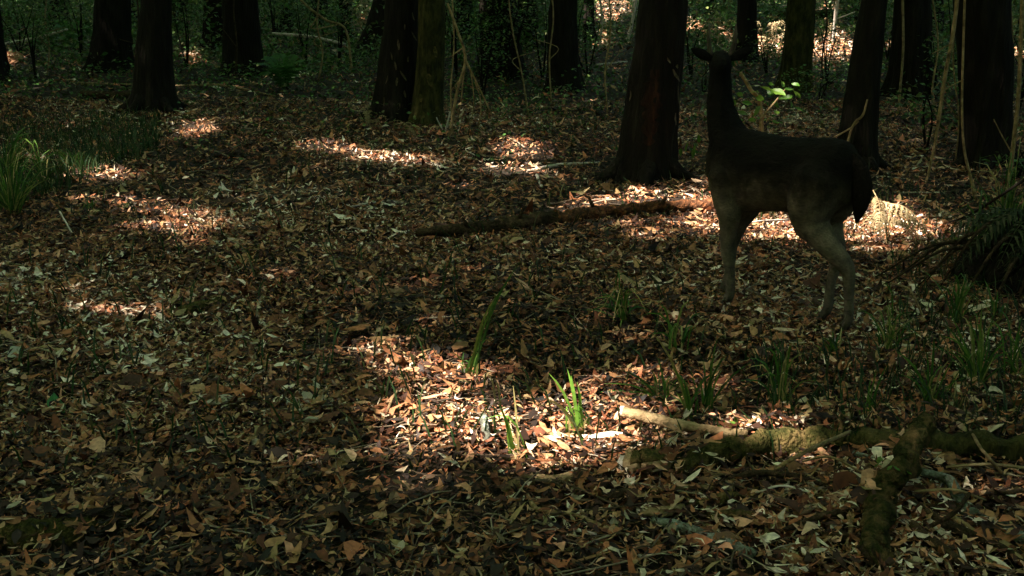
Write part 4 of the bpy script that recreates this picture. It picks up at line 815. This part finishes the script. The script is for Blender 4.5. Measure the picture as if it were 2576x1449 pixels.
# grass too thick to count, left of the clearing
n = 4200; dxs = rng.uniform(-40, 400, n); dys = 300+rng.random(n)**.8*(250-np.clip(dxs, 0, 400)*.42)
k = np.arange(n) > 1900; dxs[k] = rng.uniform(-40, 2600, k.sum()); dys[k] = 200+rng.random(k.sum())**1.5*1000
k = (np.arange(n) > 3200); dxs[k] = rng.uniform(1900, 2600, k.sum()); dys[k] = rng.uniform(480, 1150, k.sum())
Vv, Ti = [], []
k = ~((dxs > 1760) & (dxs < 2230) & (dys > 640) & (dys < 900)); dxs, dys = dxs[k], dys[k]; n = len(dxs)
for i in range(n):
    g = at(dxs[i], dys[i]); a = random.uniform(0, 6.28); h = random.uniform(.06, .19); d = np.array([math.cos(a), math.sin(a), 0])*h*random.uniform(.2, .8); w_ = np.array([.004, .002, 0])
    Vv += [g-w_, g+w_, g+d*.45+[0, 0, h*.7]-w_*.8, g+d*.45+[0, 0, h*.7]+w_*.8, g+d+[0, 0, h], g+d+[0, 0, h+.002]]; Ti += [random.random()]*6
bs = (np.arange(n)*6)[:, None]
gp = obj('grass_patch', mesh_np('grass_patch', np.array(Vv), np.concatenate([bs+[0, 1, 3, 2], bs+[2, 3, 5, 4]], 1).ravel(), np.full(2*n, 4), M_grass_attr, False, {'tint': np.array(Ti)}))
tag(gp, 'thin low grass and sprouts growing through the litter', 'grass', kind='stuff')

def frond_mesh(pts, ll, mat, pairs=14, droop=.25, name='frond'):
    """midrib through pts with leaflets in pairs"""
    P_ = smoothpath(pts, pairs+2); mb = MB(); mb.tube(P_, lerp_list([.004, .0015], len(P_)), 4, cap=False)
    for i in range(1, pairs+1):
        t = P_[i+1]-P_[i-1]; t /= np.linalg.norm(t)+1e-9; s = np.cross(t, [0, 0, 1.]); s /= np.linalg.norm(s)+1e-9; L = ll*math.sin(math.pi*(.12+.86*i/(pairs+1)))**.8
        for sg in (-1, 1):
            d = s*sg*.9+t*.4; d /= np.linalg.norm(d); e = P_[i]+d*L-np.array([0, 0, droop*L]); m = P_[i]+d*L*.45; w = t*L*.16
            mb.poly([P_[i], m-w, e, m+w])
    return mb.mesh(name, mat, False)
def fern(name, label, base, tips, ll, mat, lift=.25, group=None, cat='fern', droop=.25):
    root = empty(name, base)
    for t in tips:
        t = np.asarray(t, float)-base; m = t*.5+np.array([0, 0, lift]); obj('frond', frond_mesh([(0, 0, 0), m, t], ll, mat, droop=droop), root)
    tag(root, label, cat, group); return root
b = at(715, 225); fern('fern', 'low bright green fern right of the wide black trunk', b, [atY(645, 158, b[1]-.1), atY(668, 140, b[1]+.1), atY(700, 132, b[1]+.3), atY(740, 136, b[1]+.2), atY(768, 150, b[1]), atY(650, 190, b[1]-.3), atY(720, 165, b[1]-.5), atY(690, 175, b[1]-.5), atY(760, 175, b[1]-.3)], .16, M_greenfern, .14)
b = at(185, 125); fern('fern', 'dim green fern in the undergrowth at upper left', b, [atY(140, 72, b[1]), atY(225, 66, b[1]), atY(180, 60, b[1]+.3), atY(235, 90, b[1]-.3), atY(150, 100, b[1]-.4), atY(200, 100, b[1]-.4)], .26, M_greenfern, .25)
b = at(2236, 626); apex = atY(2196, 478, b[1]+.15)
fr = empty('dry_fern', b); tag(fr, 'dry straw-coloured fern standing in a shaft of sunlight right of the deer', 'fern')
MB().tube(smoothpath([(0, 0, -.02), (np.asarray(apex)-b)*.6+[.03, 0, 0], np.asarray(apex)-b], 8), lerp_list([.006, .003], 8), 6).build('stalk', M_deadwood, fr)
for i in range(15):
    a = -math.pi/2+random.uniform(-1.9, 1.9); r = random.uniform(.08, .34); u = random.uniform(.45, .95); s0 = (np.asarray(apex)-b)*u
    e = np.array([math.cos(a)*r+.05, math.sin(a)*r*.6, random.uniform(.02, .14)]); m = (s0+e)/2+np.array([0, 0, .06])
    obj('frond', frond_mesh([s0, m, e], .055, M_fern, pairs=10, droop=.6), fr)
def brush(label, dx, dy, n, sp, h, mat=M_fern):
    b = at(dx, dy); root = empty('dead_brush', b)
    for i in range(n):
        a = random.uniform(0, 6.28); r = sp*random.random(); e = np.array([r*math.cos(a), r*math.sin(a), h*random.uniform(.3, 1)])
        obj('frond', frond_mesh([(e[0]*.2, e[1]*.2, -.02), e*[.6, .6, 1.05], e], .09*h/.5, mat, pairs=7, droop=.6), root)
    tag(root, label, 'brush', 'dry brush')
brush('heap of dry brush catching the sun behind the back of the deer', 1935, 140, 22, .7, .6)
brush('dry brush in the sun left of the thin trunk behind the deer head', 1800, 110, 18, .7, .5)
brush('dry brush in front of the sunlit background log', 2085, 90, 14, .6, .4)
brush('dry brush below the bright gap left of the big trunk', 1545, 60, 14, .8, .7)
brush('dry ruddy brush beside the leaning flared trunk', 922, 112, 16, .8, 1.0)
brush('dry bent stalks at the foot of the black flaky trunk', 930, 325, 9, .3, .22)
brush('dry leafy scraps before the mossy trunk foot', 1060, 345, 9, .35, .16)

def leaf_shrub(name, label, dx, dy, h, r, nl, size, mat=M_under, group='understory shrubs', cat='shrub', stems=4, base=None, low=.15):
    b = at(dx, dy) if base is None else np.array([base[0], base[1], float(gz(*base))]); root = empty(name, b); ends = []
    for i in range(stems):
        a = random.uniform(0, 6.28); e = np.array([math.cos(a)*r*.5, math.sin(a)*r*.5, h*random.uniform(.7, 1)]); ends.append(e)
        MB().tube(smoothpath([(0, 0, -.03), e*[.4, .4, .5]+np.array([random.gauss(0, .05), 0, 0]), e], 7), lerp_list([.012*h+.004, .003], 7), 5, cap=False).build('stem', M_bark, root)
    cl = rng.normal(size=(max(6, nl//28), 3)); cl /= np.linalg.norm(cl, axis=1, keepdims=True); cl *= rng.random((len(cl), 1))**.4
    cl = cl*[r, r, h*(1-low)/2]+[0, 0, h*(1+low)/2]; k = rng.integers(0, len(cl), nl)
    p = cl[k]+rng.normal(0, 1, (nl, 3))*[r*.22, r*.22, h*.09]; p = p[p[:, 2] > .03]
    wld = p+b; p = p[rng.random(len(p)) > sunlit(wld, size*.45)]
    Nn = rng.normal(0, .55, (len(p), 3))+[0, 0, 1]
    if len(p): obj('foliage', leaf_cloud(p, Nn, size*rng.uniform(.6, 1.25, len(p)), 'foliage', mat, aspect=.5), root)
    tag(root, label, cat, group); return root
for a in [('dark small-leaved shrub in front of the dim trunks, top centre', 1290, 205, 1.5, .75, 1500, .055), ('dim leafy shrub left of the big leaning trunk', 1445, 150, 1.5, .8, 900, .06),
          ('low green shrub at the upper left edge', 50, 135, 1.2, .9, 900, .07), ('leafy undergrowth shrub left of the leftmost whole trunk', 150, 100, 1.8, 1.2, 1500, .075),
          ('shrub between the two left-hand black trunks', 335, 120, 1.3, .6, 600, .07), ('leafy shrub right of the near black trunk, far back', 470, 105, 1.6, .9, 900, .08),
          ('low shrub above the green fern', 700, 100, 1.4, .9, 900, .08), ('dim shrub below the drooping dead branch', 820, 110, 1.2, .8, 700, .08),
          ('dim leafy shrub beyond the forked dead branch', 1120, 110, 1.6, .9, 900, .08), ('low leafy shrub behind the neck of the deer', 1770, 235, .55, .45, 420, .05),
          ('low shrub just above the back of the deer', 2060, 255, .5, .5, 380, .05), ('leafy shrub right of the trunk behind the rump', 2235, 150, 1.3, .7, 800, .07),
          ('leafy shrub between the broad viny trunk and the wide right trunk', 2385, 200, 1.5, .6, 900, .06), ('dim shrub at the upper right edge', 2540, 150, 1.6, .8, 900, .07),
          ('small leafy shrub at the right edge beneath the tan stem', 2560, 455, .5, .3, 160, .05), ('low plant at the foot of the wide right trunk', 2440, 330, .6, .5, 400, .05),
          ('shrub far back over the thin trunk behind the deer head', 1850, 50, 1.8, 1.0, 800, .09), ('green shrub in the far sunlit opening, top right', 2150, 60, 1.3, .8, 500, .09),
          ('dark shrub far back above the near black trunk', 400, 60, 2.2, 1.6, 1300, .11), ('far shrub at the top left corner', 60, 40, 2.2, 1.8, 1400, .11), ('far shrub left of the thick trunk pair', 620, 40, 2.2, 1.4, 1100, .11),
          ('far shrub in the dark at top centre', 1250, 50, 2.2, 1.5, 1200, .11), ('far shrub right of the broad viny trunk', 2330, 40, 2.2, 1.4, 1200, .11), ('far shrub left of the leaning flared trunk', 860, 45, 2., 1.2, 1000, .11), ('far shrub top right behind the wide trunk', 2480, 50, 2.2, 1.2, 1000, .11)]:
    leaf_shrub('shrub', *a)
for i, (dx, dy, tx, h, lab) in enumerate([(205, 150, 212, 1.5, 'thin leafy sapling left of the leftmost whole trunk'), (470, 170, 462, 1.4, 'thin leafy sapling right of the near black trunk'), (690, 120, 705, 1.5, 'thin leafy sapling behind the low fern'),
        (770, 150, 760, 1.3, 'slender sapling right of the low fern'), (850, 175, 858, 1.2, 'slender leafy sapling left of the black flaky trunk'), (1150, 190, 1160, 1.3, 'leafy sapling beside the forked dead branch'), (1215, 240, 1222, 1.1, 'small sapling left of the dark shrub'),
        (1365, 200, 1372, 1.3, 'leafy sapling between dark shrub and dim trunk'), (1480, 200, 1476, 1.2, 'leafy sapling left of the big leaning trunk'), (1740, 200, 1748, 1.0, 'leafy sapling between the big trunk and the deer head'), (1930, 190, 1938, .9, 'leafy sapling left of the mossy olive trunk'),
        (2080, 215, 2090, 1.0, 'leafy sapling right of the mossy olive trunk'), (2240, 230, 2236, 1.2, 'leafy sapling left of the broad viny trunk'), (2350, 250, 2360, 1.2, 'leafy sapling right of the broad viny trunk'), (2420, 300, 2412, 1.0, 'leafy sapling left of the wide right-hand trunk'),
        (2555, 300, 2560, 1.1, 'leafy sapling beside the tan stem at the right edge'), (90, 200, 84, 1.2, 'leafy sapling at far left below the pale stick'), (2330, 380, 2338, .8, 'low leafy sapling at the foot of the slanting vine')]):
    leaf_shrub('sapling', lab, dx, dy, h, .38, 330, .06, M_under, 'thin saplings between the trunks', 'sapling', stems=3, low=.2)
M_shag = leaf_mat('shaggy_dark_frond', [(0, (.012, .022, .008)), (.7, (.03, .045, .014)), (1, (.07, .055, .025))], trans=.15, rough=.7, obj_random=True)
for i in range(30):
    a = -math.pi/2+random.uniform(-1.9, 1.1); s0 = np.array([math.cos(a)*.18+.08, math.sin(a)*.18, random.uniform(.28, .46)]); e = np.array([math.cos(a)*random.uniform(.35, .62), math.sin(a)*random.uniform(.32, .5), random.uniform(.03, .22)])
    obj('hanging_frond', frond_mesh([s0, (s0+e)/2+np.array([0, 0, .12]), e], .07, M_shag, pairs=11, droop=.7, name='hanging_frond'), st)
# the fresh green sapling behind the deer, leaf by leaf
b = at(1905, 345); b = np.array([b[0], 7.4, 0.]); b[2] = gz(b[0], b[1]); Ys = 7.4
sap = empty('sapling', atY(1908, 345, Ys)*[1, 1, 0]+[0, 0, b[2]]); sb = np.array(sap.location); tag(sap, 'small sapling with fresh bright green leaves above the back of the deer', 'sapling')
MB().tube(smoothpath([(0, 0, -.02), atY(1912, 322, Ys)-sb, atY(1922, 290, Ys)-sb, atY(1945, 262, Ys)-sb, atY(1975, 225, Ys)-sb], 14), lerp_list([.011, .008, .005], 14), 6).build('stem', M_deadwood, sap)
MB().tube(smoothpath([atY(1922, 290, Ys)-sb, atY(1900, 288, Ys)-sb, atY(1878, 296, Ys)-sb], 7), lerp_list([.004, .002], 7), 5).build('side_twig', M_deadwood, sap)
gl = []
for s_ in range(3):
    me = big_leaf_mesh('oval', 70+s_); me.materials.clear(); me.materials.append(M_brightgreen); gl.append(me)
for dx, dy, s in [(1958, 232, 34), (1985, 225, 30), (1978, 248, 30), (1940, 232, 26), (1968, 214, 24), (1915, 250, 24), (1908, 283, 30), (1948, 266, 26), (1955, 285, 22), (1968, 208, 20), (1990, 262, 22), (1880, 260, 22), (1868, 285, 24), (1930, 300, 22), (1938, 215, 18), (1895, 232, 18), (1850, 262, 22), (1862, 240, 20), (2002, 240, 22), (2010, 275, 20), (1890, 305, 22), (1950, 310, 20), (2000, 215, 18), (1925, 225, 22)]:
    o = obj('leaf', random.choice(gl), sap); o.location = atY(dx, dy, Ys+random.uniform(-.08, .08))-sb; k = 1.25*s/(F/Ys); o.scale = (k, k*.7, k); o.rotation_euler = (random.gauss(.55, .4), random.gauss(0, .4), random.uniform(0, 6.28))
stem('stick', 'brown stick leaning behind the deer beside the green sapling', 'stick', [(1930, 320), (1915, 280), (1888, 225), (1862, 182)], 7.6, (4, 5, 5, 4), M_deadwood)
b = at(1738, 440); sp2 = empty('seedling', b); tag(sp2, 'seedling with one bright green leaf between big trunk and deer', 'seedling')
MB().tube(smoothpath([(0, 0, -.02), (0, 0, .1), atY(1742, 375, b[1])-b], 6), lerp_list([.004, .002], 6), 5).build('stem', M_deadwood, sp2)
for dx, dy, s in [(1746, 382, 34), (1728, 370, 26), (1758, 350, 24), (1712, 384, 22)]:
    o = obj('leaf', random.choice(gl), sp2); o.location = atY(dx, dy, b[1])-b; k = s/(F/b[1]); o.scale = (k, k*.6, k); o.rotation_euler = (random.gauss(0, .3), 1.2, random.uniform(0, 6.28))
for dx, dy, lab in [(2226, 1190, 'small green leafy weed on the crooked mossy limb'), (2540, 525, 'green seedling at the right edge above the roots'), (1835, 1092, 'green weed on the mossy log behind the broken branch')]:
    b = at(dx, dy, .16 if 'limb' in lab else .05); w_ = empty('weed', b); tag(w_, lab, 'weed')
    for i in range(9):
        o = obj('leaf', random.choice(gl), w_); o.location = (random.gauss(0, .03), random.gauss(0, .03), random.uniform(0, .05)); k = random.uniform(.018, .035); o.scale = (k, k*.8, k); o.rotation_euler = (random.gauss(0, .5), random.gauss(0, .5), random.uniform(0, 6.28))
# leafy ground cover and the dim mass of the wood beyond
n = 150000; y = 9.2+rng.random(n)*43; x = rng.uniform(-1, 1, n)*(.55*y+1)
dens = np.clip((y-8.5)/7, 0, 1)*(.45+.4*np.sin(x*.6+1)*np.cos(y*.5)+np.where(x < 0, .2, .0)); k = rng.random(n) < dens; x, y = x[k], y[k]
p = np.stack([x, y, gz(x, y)+.03+rng.random(len(x))**2.2*np.clip((y-8)*.05, .06, .75)*(.6+.6*np.sin(x*1.3)*np.sin(y*.9+1))], 1); p = p[sunlit(p, .02) < .1]
ug = obj('undergrowth', leaf_cloud(p, rng.normal(0, .5, (len(p), 3))+[0, 0, 1], (.022+.0022*p[:, 1])*rng.uniform(.7, 1.3, len(p)), 'undergrowth', M_under)); tag(ug, 'low dark green leafy ground cover between the far trunks', 'undergrowth', kind='stuff')
n = 52000; y = rng.uniform(17, 48, n); x = rng.uniform(-1, 1, n)*(.55*y+1); cl_ = np.sin(x*.9+y*.35)*np.sin(y*.55-x*.3+1.)+.5*np.sin(x*2.1+1)*np.sin(y*1.3)
p = np.stack([x, y, gz(x, y)+rng.random(n)*np.clip(.35+1.1*cl_, .05, 1.7)], 1); px_, py_, _ = proj(p)
k = (cl_ > -.25) & (sunlit(p, .05) < .1) & ~((px_ > 1860) & (px_ < 2175) & (y < 27)) & ~((px_ > 1490) & (px_ < 1600)); p = p[k]
tk = obj('thicket', leaf_cloud(p, rng.normal(0, .7, (len(p), 3))+[0, 0, .8], (.05+.0028*p[:, 1])*rng.uniform(.6, 1.3, len(p)), 'thicket', M_under, aspect=.5)); tag(tk, 'dense dim green thicket filling the gaps between the far trunks', 'thicket', kind='stuff')
n = 15000; a = rng.uniform(0, 2*np.pi, n); rr_ = rng.uniform(46, 62, n)
p = np.stack([rr_*np.sin(a), 12+rr_*np.cos(a), rng.random(n)*11], 1); p = p[sunlit(p, .3) < .1]
fw = obj('far_woodland', leaf_cloud(p, rng.normal(0, 1, (len(p), 3)), 1.7*rng.uniform(.6, 1.2, len(p)), 'far_woodland', M_under)); tag(fw, 'dim leafy wood closing the view far behind the trunks', 'woodland', kind='stuff')
# leafy trees added outside the frame to block light from the sides
leaf_shrub('added_shade_tree', 'leafy tree added outside the frame to darken the lower right', 0, 0, 5., 1.5, 900, .26, M_under, 'shade trees added round the clearing', 'tree', base=(3.5, 2.3), low=.45)  # added overhead, out of view, to shade the lower right corner
for i, (x, y) in enumerate([(-7.5, 1.), (-10, 6.5), (-13, 13), (-5, -5), (2, -6), (7.5, -2), (8.5, 5), (11.5, 13.5), (15.5, 22), (-16.5, 22), (-19, 31), (20, 30), (12, -8), (-13, -6)]):
    leaf_shrub('added_shade_tree', 'leafy tree added outside the frame to darken the lower right', 0, 0, 6.5, 2.3, 1500, .34, M_under, 'shade trees added round the clearing', 'tree', base=(x, y))
